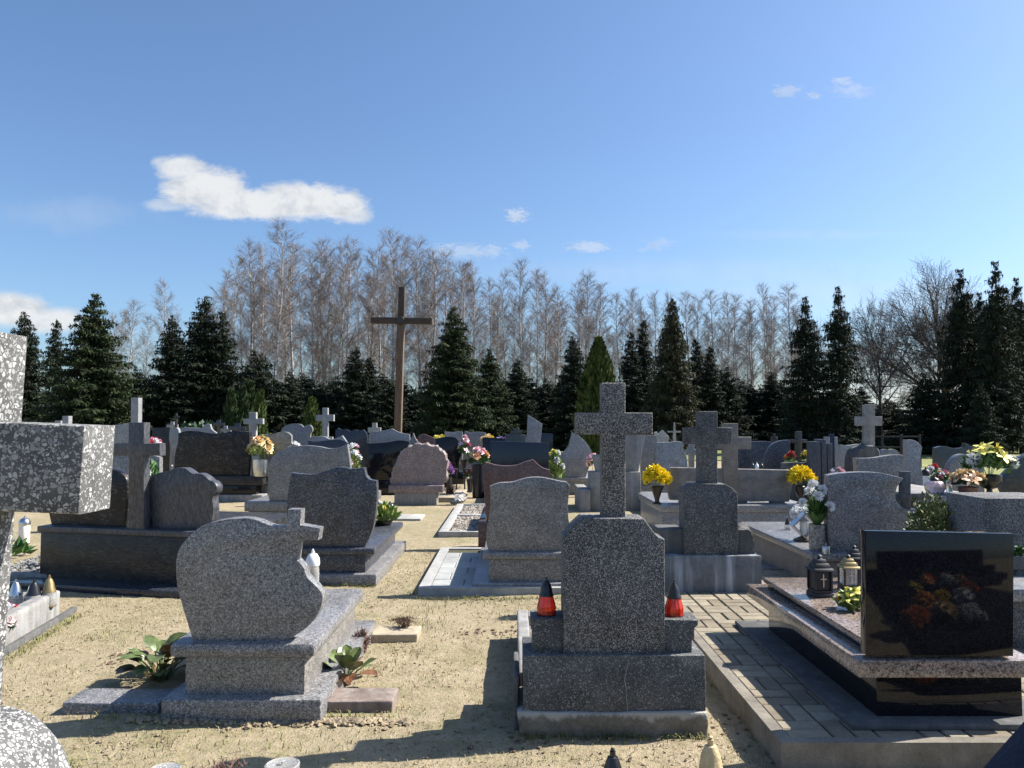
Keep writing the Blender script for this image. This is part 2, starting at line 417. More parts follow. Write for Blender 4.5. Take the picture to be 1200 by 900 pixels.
def crosspts(x0, x1, yt, yb, ax0, ax1, ay0, ay1):
    return [(x0, yb, 1), (x0, ay1, 1), (ax0, ay1, 1), (ax0, ay0, 1), (x0, ay0, 1), (x0, yt, 1), (x1, yt, 1), (x1, ay0, 1), (ax1, ay0, 1), (ax1, ay1, 1), (x1, ay1, 1), (x1, yb, 1)]
def C(pts): return [(p[0], p[1], 1) for p in pts]
rnd = random.Random(7)
# a stone of the far rows: headstone from its top edge, plinth below and ledger slab behind it
def far(label, mat, D, pts, zb=.3, t=.11, yaw=0.0, plinth=None, slab=True, rough=0.0, name='gravestone', cat='gravestone', over=.06, slen=None):
    xs = [p[0] for p in pts]
    m = Mon(label, (min(xs) + max(xs)) / 2, D, yaw, name, cat)
    pl = m.out('headstone', mat, pts, 0, t, .006, zb=zb - .003, rough=rough)
    u0 = min(p.x for p in pl); u1 = max(p.x for p in pl)
    pm = plinth or mat
    m.bx('plinth', pm, u0 - over, u1 + over, -.05, t + .1, -.02, zb, bev=.01)
    if slab:
        L = slen or 1.5 + .25 * rnd.random()
        m.bx('ledger_slab', pm, u0 - over + .01, u1 + over - .01, t + .1, t + .1 + L, -.02, min(zb - .04, .26 + .05 * rnd.random()), bev=.01)
    return m
exec_rows = []

# ================================================================== GROUND
def spread(lo, hi, f0, f1, step, grow=1.22, mx=60):
    a = [f0]
    while a[-1] < f1: a.append(a[-1] + step)
    s = step
    while a[-1] < hi: s = min(mx, s * grow); a.append(min(hi, a[-1] + s))
    b = []; s = step; x = f0
    while x > lo: s = min(mx, s * grow); x = max(lo, x - s); b.append(x)
    return b[::-1] + a
def ground_h(x, y):
    d = math.hypot(x, y)
    k = max(0.0, 1 - d / 30)
    h = noise.noise(Vector((x * .7, y * .7, 0))) * .022 + noise.noise(Vector((x * 2.6, y * 2.6, 3))) * .012 + noise.noise(Vector((x * 8, y * 8, 5))) * .007
    if d < 12: h += noise.noise(Vector((x * 21, y * 21, 8))) * .004
    return (h - .012) * k
def make_ground():
    xs = spread(-700, 700, -3.6, 2.6, .045); ys = spread(-60, 900, 2.6, 8.0, .045)
    V = [(x, y, ground_h(x, y)) for y in ys for x in xs]
    nx = len(xs)
    Fc = [(j * nx + i, j * nx + i + 1, (j + 1) * nx + i + 1, (j + 1) * nx + i) for j in range(len(ys) - 1) for i in range(nx - 1)]
    m, nt, b = newmat('sandy_soil')
    tc = nt.add('ShaderNodeTexCoord'); v = tc.outputs['Object']
    n1 = nt.noise(v, .9, 6, .6); n2 = nt.noise(v, 5.5, 8, .72); n3 = nt.noise(v, 38, 5, .7); n4 = nt.noise(nt.scale(v, 1, .45, 1), 60, 4, .7, 1.2)
    c = nt.ramp(n2, [(.28, (.185, .147, .097)), (.46, (.325, .266, .178)), (.72, (.43, .36, .255))])
    c = nt.mix(.7, c, nt.ramp(n3, [(.3, .74), (.62, 1.12)]), 'MULTIPLY')
    thatch = nt.ramp(n4, [(.42, 0.0), (.6, 1.0)])
    c = nt.mix(nt.math('MULTIPLY', thatch, .3), c, (.48, .395, .265))
    g = nt.ramp(nt.math('MULTIPLY', n1, nt.noise(v, 13, 5, .7)), [(.22, 0.0), (.34, 1.0)])
    c = nt.mix(nt.math('MULTIPLY', g, .6), c, (.20, .195, .095))
    big = nt.ramp(nt.noise(v, .55, 5, .6, .4), [(.38, 0.0), (.62, 1.0)])
    c = nt.mix(nt.math('MULTIPLY', big, .30), c, (.24, .215, .125))
    dk = nt.ramp(nt.noise(v, 17, 4, .6), [(.63, 0.0), (.74, 1.0)])
    c = nt.mix(nt.math('MULTIPLY', dk, .5), c, (.12, .092, .06))
    nt.l.new(c, b.inputs['Base Color']); b.inputs['Roughness'].default_value = .95; b.inputs['Specular IOR Level'].default_value = .15
    bump(nt, b, nt.math('ADD', nt.math('MULTIPLY', n2, 1.2), nt.math('ADD', n3, nt.math('MULTIPLY', n4, .7))), .65, .028)
    me = bpy.data.meshes.new('ground'); me.from_pydata(V, [], Fc); finish(me, m, 0)
    me.polygons.foreach_set('use_smooth', [True] * len(me.polygons))
    o = put(bpy.data.objects.new('ground', me)); o['kind'] = 'structure'
    # meadow beyond the burial rows
    m, nt, b = newmat('meadow_grass'); tc = nt.add('ShaderNodeTexCoord'); v = tc.outputs['Object']
    c = nt.ramp(nt.noise(v, .35, 7, .7), [(.3, (.10, .12, .03)), (.55, (.19, .20, .055)), (.75, (.33, .28, .13))])
    c = nt.mix(.6, c, nt.ramp(nt.noise(v, 6, 5, .7), [(.3, .6), (.7, 1.2)]), 'MULTIPLY')
    nt.l.new(c, b.inputs['Base Color']); b.inputs['Roughness'].default_value = .9
    mb = MB(); mb.quad(Vector((-300, 31, .03)), Vector((300, 31, .03)), Vector((300, 600, .03)), Vector((-300, 600, .03)))
    mb.quad(Vector((11.5, 20, .03)), Vector((300, 20, .03)), Vector((300, 31, .03)), Vector((11.5, 31, .03)))
    o = mb.obj('meadow', m, smooth=0); o['kind'] = 'structure'
make_ground()

# ================================================================== FOREGROUND MONUMENTS
# --- 1. rounded grey stone with a cross corner
a1 = Mon('rounded grey granite headstone with a small cross cut into its right shoulder', 285, 4.13)
foot = a1.rect('base_slab', 'grey', 188, 820, 376, 834, -.05, 1.62, .012, zb=-.03)
a1.rect('body', 'greywarm', 217, 770, 357, 822, .03, 1.32, .004)
a1.rect('cap_slab', 'grey', 197, 754, 369, 772, -.02, 1.36, .028)
a1.out('headstone', 'grey', [(226, 751, 1), (217, 722), (208, 690), (206, 662), (210, 643), (224, 626), (240, 615), (262, 609), (285, 607), (300, 609), (315, 615), (322, 617, 1), (336, 617, 1),
    (337.5, 597, 1), (353, 597, 1), (352, 615, 1), (375, 619, 1), (373, 633, 1), (351, 633, 1), (348, 656, 1), (356, 665), (360, 676), (371, 687), (378, 697), (377, 708), (372, 720), (360, 735), (335, 752, 1)], .03, .085, .005)
# kerb strips round its planted sides
def strip(label, mat, pts, h, name='kerb_stone', cat='kerb', jit=.006):
    q = [G(x, y, 0) for x, y in pts]
    x0 = min(p.x for p in q); x1 = max(p.x for p in q); y0 = min(p.y for p in q); y1 = max(p.y for p in q)
    o = boxobj(name, M[mat], None, -(x1 - x0) / 2, (x1 - x0) / 2, 0, y1 - y0, -.04, h, .008, jit=jit)
    o.location = ((x0 + x1) / 2, y0, 0); tag(o, label, cat); return o
strip('low dark grey kerb strip left of the rounded headstone, under the bronze-leaved plant', 'grey', [(100, 836), (186, 836), (100, 818)], .055)
strip('reddish flat kerb stone right of the rounded headstone, in front of the leafy plant', 'redbrick', [(378, 831), (460, 832), (460, 815)], .045)
strip('tan brick-like block lying on the sand right of the rounded headstone', 'tan', [(434, 752), (489, 752), (489, 741)], .05, 'stone_block', 'stone block')

# --- 2. the terrazzo cross in the middle
a2 = Mon('tall dark terrazzo cross monument in the middle foreground, with two ledges holding red lanterns', 719, 3.9)
a2.rect('footing', 'footlime', 607, 835, 830, 862, -.02, .42, .012, zb=-.05, jit=.012)
a2.rect('base_block', 'terrazzo2', 613, 768, 827, 838, .0, .34, .006)
for x0, x1, x2, sgn in ((624, 661, 622, -1), (780, 811, 818, 1)):
    pts = [(x0, 769, 1), (x0, 741, 1), (622, 736, 1), (622, 725, 1), (662, 725, 1), (662, 769, 1)] if sgn < 0 else [(779, 769, 1), (779, 726, 1), (818.5, 727, 1), (818, 733, 1), (814, 736, 1), (814, 748, 1), (811, 750, 1), (811, 769, 1)]
    a2.out('candle_ledge', 'terrazzo2', pts, .045, .18, .005)
a2.out('headstone', 'terrazzo', [(660.5, 768, 1), (660, 629, 1), (665, 627, 1), (667, 622), (674, 615), (683, 607, 1), (755, 608, 1), (759, 614), (766, 623), (772, 630, 1), (779, 632, 1), (779.5, 768, 1)], .03, .2, .006)
a2.out('cross', 'terrazzo', crosspts(705.5, 733, 448.5, 613, 675, 765, 483.5, 509.5), .075, .11, .008)
for s_ in (-1, 1):                                          # the frame of the grave behind
    u = -.475 if s_ < 0 else .40
    a2.bx('grave_kerb', 'conc', u, u + .075, .36, 1.75, -.04, .19, jit=.004, bev=.008)
a2.bx('grave_kerb', 'conc', -.40, .40, 1.6, 1.75, -.04, .185, jit=.004)
a2.bx('soil_fill', 'concfoot', -.40, .40,   .36, 1.6, -.04, .12, jit=.01)
a2.bx('side_slab', 'concdark', -.505, -.478, .06, .5, -.04, .26, jit=.006)

mb = MB(); prev = None
for i, (cx_, cy_) in enumerate(((738, 772), (737, 778), (735.5, 784), (734, 790), (733, 797), (734.5, 804), (735.5, 810), (735, 818), (736, 826), (736.5, 836))):
    q = a2.uz(cx_ - 1, cy_, 0); w_ = .0012 + .0008 * (i % 3)
    row = (Vector((q.x - w_, -.0025, q.y)), Vector((q.x + w_, -.0025, q.y)))
    if prev: mb.quad(prev[0], prev[1], row[1], row[0])
    prev = row
mb.obj('mortar_crack', M['conc'], a2.root, 0)
# --- 3. polished tomb on the paved platform at the right
PZ = .12
a3 = Mon('wide polished tomb with a black rectangular headstone, on the paved platform at the right', 1101, 3.67, z=PZ)
def lz(z): return z - PZ
a3.bx('base_slab', 'concdark', -.455, .56, -.03, 1.85, .002, .03, bev=.006)
a3.bx('body', 'black', -.29, .405, .07, 1.62, .025, .236, bev=.003)
a3.bx('cap_slab', 'rosy', -.405, .445, 0, 1.72, .232, .312, bev=.004)
a3.bx('upper_body', 'black', -.30, .36, .14, 1.60, .308, .345, bev=.002)
a3.bx('upper_slab', 'rosy', -.32, .38, .12, 1.62, .343, .375, bev=.003)
a3.out('headstone', 'black', [(1015, 768, 1), (1014.5, 622, 1), (1188, 625.5, 1), (1187.5, 769, 1)], .012, .06, .002)
a3.out('headstone_backing', 'rosy', [(1011, 764, 1), (1010.5, 624, 1), (1184, 627, 1), (1184, 766, 1)], .075, .02, .002)

# --- the paved platform: concrete slab with edging and basket-woven blocks on it
def paving(name, x0, x1, y0, y1, z, bw, bl, mats, edge=.06, basket=True):
    m, nt, b = newmat(name + '_blocks')
    at_ = nt.add('ShaderNodeAttribute'); at_.attribute_name = 'tone'
    tc = nt.add('ShaderNodeTexCoord'); v = tc.outputs['Object']
    c = nt.mix(at_.outputs['Fac'], mats[0], mats[1])
    c = nt.mix(.7, c, nt.ramp(nt.noise(v, 9, 8, .75), [(.3, .55), (.65, 1.2)]), 'MULTIPLY')
    c = nt.mix(.4, c, nt.ramp(nt.noise(v, 160, 3, .6), [(.3, .6), (.7, 1.3)]), 'MULTIPLY')
    nt.l.new(c, b.inputs['Base Color']); b.inputs['Roughness'].default_value = .88; b.inputs['Specular IOR Level'].default_value = .25
    bump(nt, b, nt.noise(v, 120, 4, .7), .3, .004)
    V = []; Fc = []; tone = []
    g = .0042 if basket else .003; rr = random.Random(3)
    def block(ax, ay, bx_, by):
        h = z + rr.uniform(-.003, .003); t = rr.random(); e = .006
        i = len(V)
        ax += g; ay += g; bx_ -= g; by -= g
        for (k, hh) in ((0, z - .03), (0, h - e), (e, h)):
            V.extend([(ax + k, ay + k, hh), (bx_ - k, ay + k, hh), (bx_ - k, by - k, hh), (ax + k, by - k, hh)])
        for r_ in (0, 4):
            for q in range(4): Fc.append((i + r_ + q, i + r_ + (q + 1) % 4, i + r_ + 4 + (q + 1) % 4, i + r_ + 4 + q)); tone.append(t)
        Fc.append((i + 8, i + 9, i + 10, i + 11)); tone.append(t)
    X0, X1, Y0, Y1 = x0 + edge, x1 - edge, y0 + edge, y1 - edge
    if basket:
        nxc = int((X1 - X0) / bl); nyc = int((Y1 - Y0) / bl)
        sx = (X1 - X0) / nxc; sy = (Y1 - Y0) / nyc
        for i in range(nxc):
            for j in range(nyc):
                ax, ay = X0 + i * sx, Y0 + j * sy
                if (i + j) % 2 == 0:
                    block(ax, ay, ax + sx, ay + sy / 2); block(ax, ay + sy / 2, ax + sx, ay + sy)
                else:
                    block(ax, ay, ax + sx / 2, ay + sy); block(ax + sx / 2, ay, ax + sx, ay + sy)
    else:
        j = 0; y = Y0
        while y + bw <= Y1 + 1e-6:
            x = X0 + (0 if j % 2 == 0 else -bl / 2)
            while x < X1:
                block(max(x, X0), y, min(x + bl, X1), y + bw); x += bl
            y += bw; j += 1
    me = bpy.data.meshes.new(name); me.from_pydata(V, [], Fc)
    att = me.attributes.new('tone', 'FLOAT', 'FACE'); att.data.foreach_set('value', tone)
    finish(me, m, 0)
    o = put(bpy.data.objects.new(name, me)); o['kind'] = 'structure'
    bed = MB(); bed.box(X0, X1, Y0, Y1, -.06, z - .012)
    o2 = bed.obj(name + '_bed', M['joint'], smooth=0); o2['kind'] = 'structure'
    k = MB()
    for bxs in ((x0, X0, y0, y1), (X1, x1, y0, y1), (X0, X1, y0, Y0), (X0, X1, Y1, y1)): k.box(*bxs, -.06, z + .004)
    o3 = k.obj(name + '_kerb', M['kerbold'] if basket else M['conclight'], smooth=0); o3['kind'] = 'structure'
paving('pavement', 1.2, 3.4, 3.5, 7.6, PZ, .1, .2, ((.20, .17, .125), (.32, .28, .21)))

# --- 4. near terrazzo cross cut by the left edge of the frame
b0 = thing('gravestone', 'close-up pale terrazzo cross with large stone chips, cut off by the left edge', 'gravestone', (-.905, 1.13, 0))
b0.rotation_euler = (0, R(2.3), R(0))
def poly(pts): return [Vector(p) for p in pts]
prism('cross', M['terrazzonear'], b0, poly([(-.066, 1.0), (-.066, 1.425), (-.215, 1.425), (-.215, 1.555), (-.066, 1.555), (-.066, 1.69), (.066, 1.69), (.066, 1.555), (.215, 1.555), (.215, 1.425), (.066, 1.425), (.066, 1.0)]), 0, .09, .004)
prism('headstone', M['terrazzonear'], b0, [Vector((p.x, p.y)) for p in curve([(-.26, .3, 1), (-.26, 1.0, 1), (-.19, 1.0, 1), (-.175, 1.04), (-.13, 1.085), (-.08, 1.10, 1), (.05, 1.095, 1), (.09, 1.082), (.135, 1.04), (.158, .995, 1), (.235, .995, 1), (.235, .3, 1)])], -.03, .14, .006)
boxobj('base_block', M['terrazzo2'], b0, -.42, .42, -.08, .3, -.04, .31, .008)

# --- dark stone corner at the lower right edge
m = Mon('near dark blue stone whose sloping edge cuts the lower right corner', 1300, 1.55, py=850)
m.out('headstone', 'matblue', [(1168, 935, 1), (1198, 900), (1236, 857), (1275, 815), (1330, 800), (1420, 800), (1460, 900, 1)], 0, .08, .004, zb=.25)
m.bx('plinth', 'matblue', -.36, .36, -.08, .2, -.03, .25)

# ================================================================== SECOND ROW
# dark grey wave stone
b2 = Mon('dark speckled granite headstone with a wavy top and stepped right shoulder, on a grey slab', 388, 7.46)
b2.rect('base_slab', 'grey', 320, 673, 441, 684, -.06, 2.1, .015, zb=-.03)
b2.rect('body', 'darkgrey', 333, 650, 428, 675, .02, 1.9, .004)
b2.rect('cap_slab', 'darkgrey', 324, 642.5, 439, 650.5, -.04, 1.95, .02)
b2.out('headstone', 'darkgrey', [(344, 643, 1), (338, 618), (336, 595), (338, 575), (341, 554, 1), (349, 555), (360, 556), (370, 555.6), (380, 552.5), (390, 549), (396, 547.5), (405, 548), (411, 549.5), (415, 549, 1), (427, 548, 1), (428, 554), (431, 560), (435, 562.5), (441.5, 563.5, 1),
    (441.5, 585), (439, 610), (434, 627), (426, 643, 1)], .02, .1, .005)
# grey ornate stone on pale paving
paving('paved_surround', G(490, 696).x, .75, G(490, 696).y, 9.3, .05, .3, .3, ((.31, .32, .315), (.39, .40, .39)), .1, basket=False)
b3 = Mon('pale grey headstone with ornate shoulders on pale concrete paving, left of the tall middle cross', 620, 7.15, z=.05)
b3.bx('base_slab', 'lightgrey', -.52, .55, -.04, 2.0, .002, .03)
b3.rect('body', 'greywarm', 573, 655, 668, 684, .02, 1.8, .004)
b3.rect('cap_slab', 'grey', 566, 647, 674, 656, -.03, 1.9, .022)
b3.out('headstone', 'greywarm', [(573, 648, 1), (570, 635), (570.5, 620), (574, 597.5), (575, 582), (574, 570, 1), (585, 566), (600, 565), (612, 561.5), (622, 559.5), (635, 559.5), (648, 562), (657, 564), (664, 565), (668, 569, 1), (667, 577), (665.5, 597), (667.5, 617), (668.5, 635), (665, 648, 1)], .02, .1, .005)
# terrazzo cross on the limestone-streaked block, right of centre
a4 = Mon('grey terrazzo cross on a round-shouldered stone with a lime-streaked base block', 833, 6.55, z=PZ)
a4.rect('base_block', 'concwhite', 762, 651, 893, 694, 0, .7, .012, zb=-.05)
a4.rect('wing', 'concdark', 773, 620, 802, 653, .08, .3, .01, jit=.003)
a4.out('rough_wing', 'concdark', [(864, 653, 1), (865, 619, 1), (871, 618), (878, 617.5), (883, 623), (886, 632), (886, 643), (888, 653, 1)], .06, .3, .006, rough=.03)
a4.out('headstone', 'terrazzo2', [(802, 653, 1), (801.5, 578, 1), (803, 573), (810, 566.5, 1), (850, 567.5, 1), (858, 572), (864.5, 578, 1), (865.5, 653, 1)], .03, .2, .006)
a4.out('cross', 'terrazzo2', crosspts(819, 841, 482, 571, 803, 858, 501, 520.5), .07, .12, .008)
# grey stone with cross notch on the right
b5 = Mon('grey headstone with a curved bite and a cross at right, behind the black lanterns', 1022, 6.73)
b5.bx('base_slab', 'grey', -.62, .55, -.1, 2.2, -.03, .09, bev=.01)
b5.bx('body', 'sandstone', -.50, .45, 0, 2.0, .085, .36, bev=.004)
b5.bx('cap_slab', 'grey', -.56, .50, -.05, 2.06, .355, .425, bev=.015)
b5.out('headstone', 'grey', [(976, 650, 1), (972, 640), (970, 600), (970.8, 557, 1), (985, 554.5), (1010, 553.2), (1030, 554), (1045, 557), (1059, 560.5, 1), (1051, 572), (1050, 585), (1055, 592), (1062, 596.5), (1076, 597, 1), (1074.5, 621), (1073, 650, 1)], .02, .1, .005)
b5.out('cross', 'slate', crosspts(1056, 1067.5, 552.5, 650, 1044, 1088, 578.5, 585.5), .045, .05, .004)
# left dark double tomb
b1 = Mon('long dark double tomb with a stone cross between two scalloped headstones', 152, 7.25, yaw=-13)
b1.rect('body', 'brownblack', 47, 626, 236, 670, .05, 1.9, .005, zb=.0)
b1.rect('ledge', 'slate', 43, 620, 240, 627, 0, .55, .01)
b1.bx('base_slab', 'bluedark', -1.15, 1.0, -.2, 2.1, -.03, .05)
b1.out('headstone', 'slate', [(163, 626, 1), (161, 600), (162, 570), (175, 559), (186, 554, 1), (197, 552), (204, 549), (210, 548.2), (217, 549), (225.6, 555, 1), (234, 555), (241, 558.5), (245.6, 563, 1), (250, 564.5), (254, 570), (253, 577), (249, 583), (250, 598), (247, 613), (238, 628, 1)], .12, .1, .006)
b1.out('headstone', 'multi', [(62, 622, 1), (58, 605), (56, 590), (59, 575), (52, 566), (58, 560), (66, 557, 1), (74, 553), (82, 551.5, 1), (92, 547), (100, 548), (110, 551, 1), (122, 548), (133, 550), (146, 558), (149, 570), (147, 600), (146, 624, 1)], .12, .1, .006)
b1.out('cross', 'slate', crosspts(150.5, 168.5, 495, 627, 118, 187, 519.5, 534), .02, .09, .006)
gk = G(9, 682); gk2 = G(206, 687)
kb = boxobj('kerb_stone', M['conc'], None, 0, (gk2 - gk).length + .5, 0, .09, -.05, .085, .01, jit=.004)
kb.location = (gk.x, gk.y, 0); kb.rotation_euler = (0, 0, math.atan2(gk2.y - gk.y, gk2.x - gk.x)); tag(kb, 'long low concrete kerb in front of the dark double tomb at the left', 'kerb')
# kerbed grave at the far left edge
bl = thing('kerbed_grave', 'low concrete framed grave with a bed of soil at the left edge, under three lanterns', 'grave', (-3.45, 5.0, 0), R(9.5))
boxobj('side_kerb', M['conc'], bl, -.12, 0, -.3, 1.35, -.05, .19, .02, jit=.003)
boxobj('side_kerb', M['conc'], bl, -1.0, -.88, -.3, 1.35, -.05, .19, .02, jit=.003)
boxobj('end_kerb', M['conc'], bl, -.88, -.12, 1.24, 1.35, -.05, .185, .02, jit=.003)
boxobj('end_kerb', M['conc'], bl, -.88, -.12, -.3, -.19, -.05, .185, .02, jit=.003)
boxobj('soil_fill', M['concfoot'], bl, -.88, -.12, -.19, 1.24, -.05, .10, 0, jit=.012)
boxobj('border_board', M['concdark'], bl, .06, .10, -.3, 1.42, -.05, .035, .004)

# ================================================================== MIDDLE ROWS
# wide sandstone panel with cross
m = Mon('wide sandstone panel with a broad cross, raised on feet above a long granite tomb', 856, 10.2)
m.rect('tomb_body', 'lightgrey', 776, 600, 948, 640, .03, 1.7, .006, zb=-.02)
m.rect('tomb_slab', 'lightgrey', 774, 592, 950, 600.5, 0, 1.78, .01)
for x0, x1 in ((797, 806), (865, 876), (904, 920)): m.rect('foot', 'sandstone', x0, 584, x1, 593, .22, .12, .004)
m.out('panel', 'sandstone', [(786, 586, 1), (782, 566), (782, 560), (784, 551), (787, 548, 1), (925, 551, 1), (928, 554), (930, 560), (928, 572), (925, 588, 1)], .2, .14, .008)
m.out('cross', 'sandstone', crosspts(848, 865, 496, 592, 831, 880.5, 512, 526.5), .17, .12, .008)
# concrete stele behind the middle cross
m = Mon('tapering pale concrete stele on a broad block, right behind the tall middle cross', 723, 13.6)
m.rect('lower_block', 'conc', 692, 553, 751, 599, 0, .5, .01, zb=-.03)
m.out('stele', 'conc', [(700, 555, 1), (695, 534, 1), (706, 533, 1), (706, 509, 1), (756, 509, 1), (748, 555, 1)], .06, .3, .008)
m.rect('side_block', 'conc', 680, 574, 692, 597, -.1, 1.2, .01, zb=-.03)
# pink rough-edged stone
m = Mon('pinkish granite headstone with a rough rock-cut rounded edge, on a low plinth', 491, 14.5)
m.rect('body', 'conc', 462, 577, 511, 592, .03, .5, .006, zb=-.02)
m.rect('cap_slab', 'pink', 455, 569, 519, 577.5, 0, .6, .012)
m.out('headstone', 'pink', [(459, 570, 1), (457, 565), (459, 552), (462, 546), (466, 536), (469, 530), (473, 526), (477, 523), (482, 522), (487, 519), (494, 520), (500, 519), (507, 522), (512, 522), (517, 527), (521, 529), (524, 537), (526, 542), (524, 552), (525, 560), (521, 566), (519, 571, 1)], .1, .2, .006, rough=.035)
# half-disc
m = Mon('light granite half-disc headstone with a curved bite out of its left side', 672, 16.6)
m.rect('body', 'conc', 652, 564, 694, 578, .03, 1.6, .006, zb=-.02)
m.rect('cap_slab', 'lightgrey', 650, 560, 696, 564.5, 0, 1.7, .01)
m.out('headstone', 'lightgrey', [(660, 561, 1), (654, 553), (651.5, 545), (650.5, 535, 1), (656, 533), (662, 528), (666.5, 522), (668.5, 515), (670.5, 507, 1), (675, 508.5), (680, 512), (686, 518), (691, 525), (693.5, 532), (693, 540), (690, 549), (686, 561, 1)], .08, .14, .006)
# brown
m = far('red-brown granite headstone with a pointed wavy top, just behind the pale ornate headstone', 'brown', 9.6, [(570, 607, 1), (567, 575), (566.5, 550), (569, 541.5, 1), (576, 543.5), (585, 545.5), (595, 546), (605, 545), (615, 541.5), (624.5, 538.5, 1), (630, 543.5), (635, 547.5), (640, 549.5), (644.5, 550.5, 1), (646, 600, 1)], .32, slab=False)
gb = thing('gravel_grave', 'pair of pebble-filled concrete frames on the sand behind the red-brown headstone', 'grave', (G(515, 627).x, 10.5, 0))
wgb = G(575, 627).x - G(515, 627).x
for nm, a in (('frame_kerb', (0, wgb, 0, .1)), ('frame_kerb', (0, .12, .1, 3.6)), ('frame_kerb', (wgb, wgb + .1, .0, 3.6)), ('cross_kerb', (.12, wgb, 1.9, 2.05)), ('frame_kerb', (.12, wgb, 3.5, 3.6))):
    boxobj(nm, M['conclight'], gb, *a, -.04, .07, .008)
# dark speckled wave behind (grey big)
m = Mon('large grey granite headstone with a gently waving top, left of the dark speckled one', 362, 11.5)
m.rect('body', 'grey', 291, 599, 415, 619, .05, 1.9, .006, zb=-.02)
m.rect('cap_slab', 'grey', 286, 588, 420, 599.5, 0, 2.0, .015)
m.out('headstone', 'grey', [(316, 590, 1), (314, 575), (314, 557), (313.5, 547.5), (315, 542.5), (320, 535), (327.5, 529), (337.5, 525), (346, 523), (359, 522), (371, 523), (377.5, 524), (385, 525.6), (394, 525), (401, 523), (407, 520.5, 1), (410.6, 547.5), (411, 575), (408, 590, 1)], .06, .12, .006)
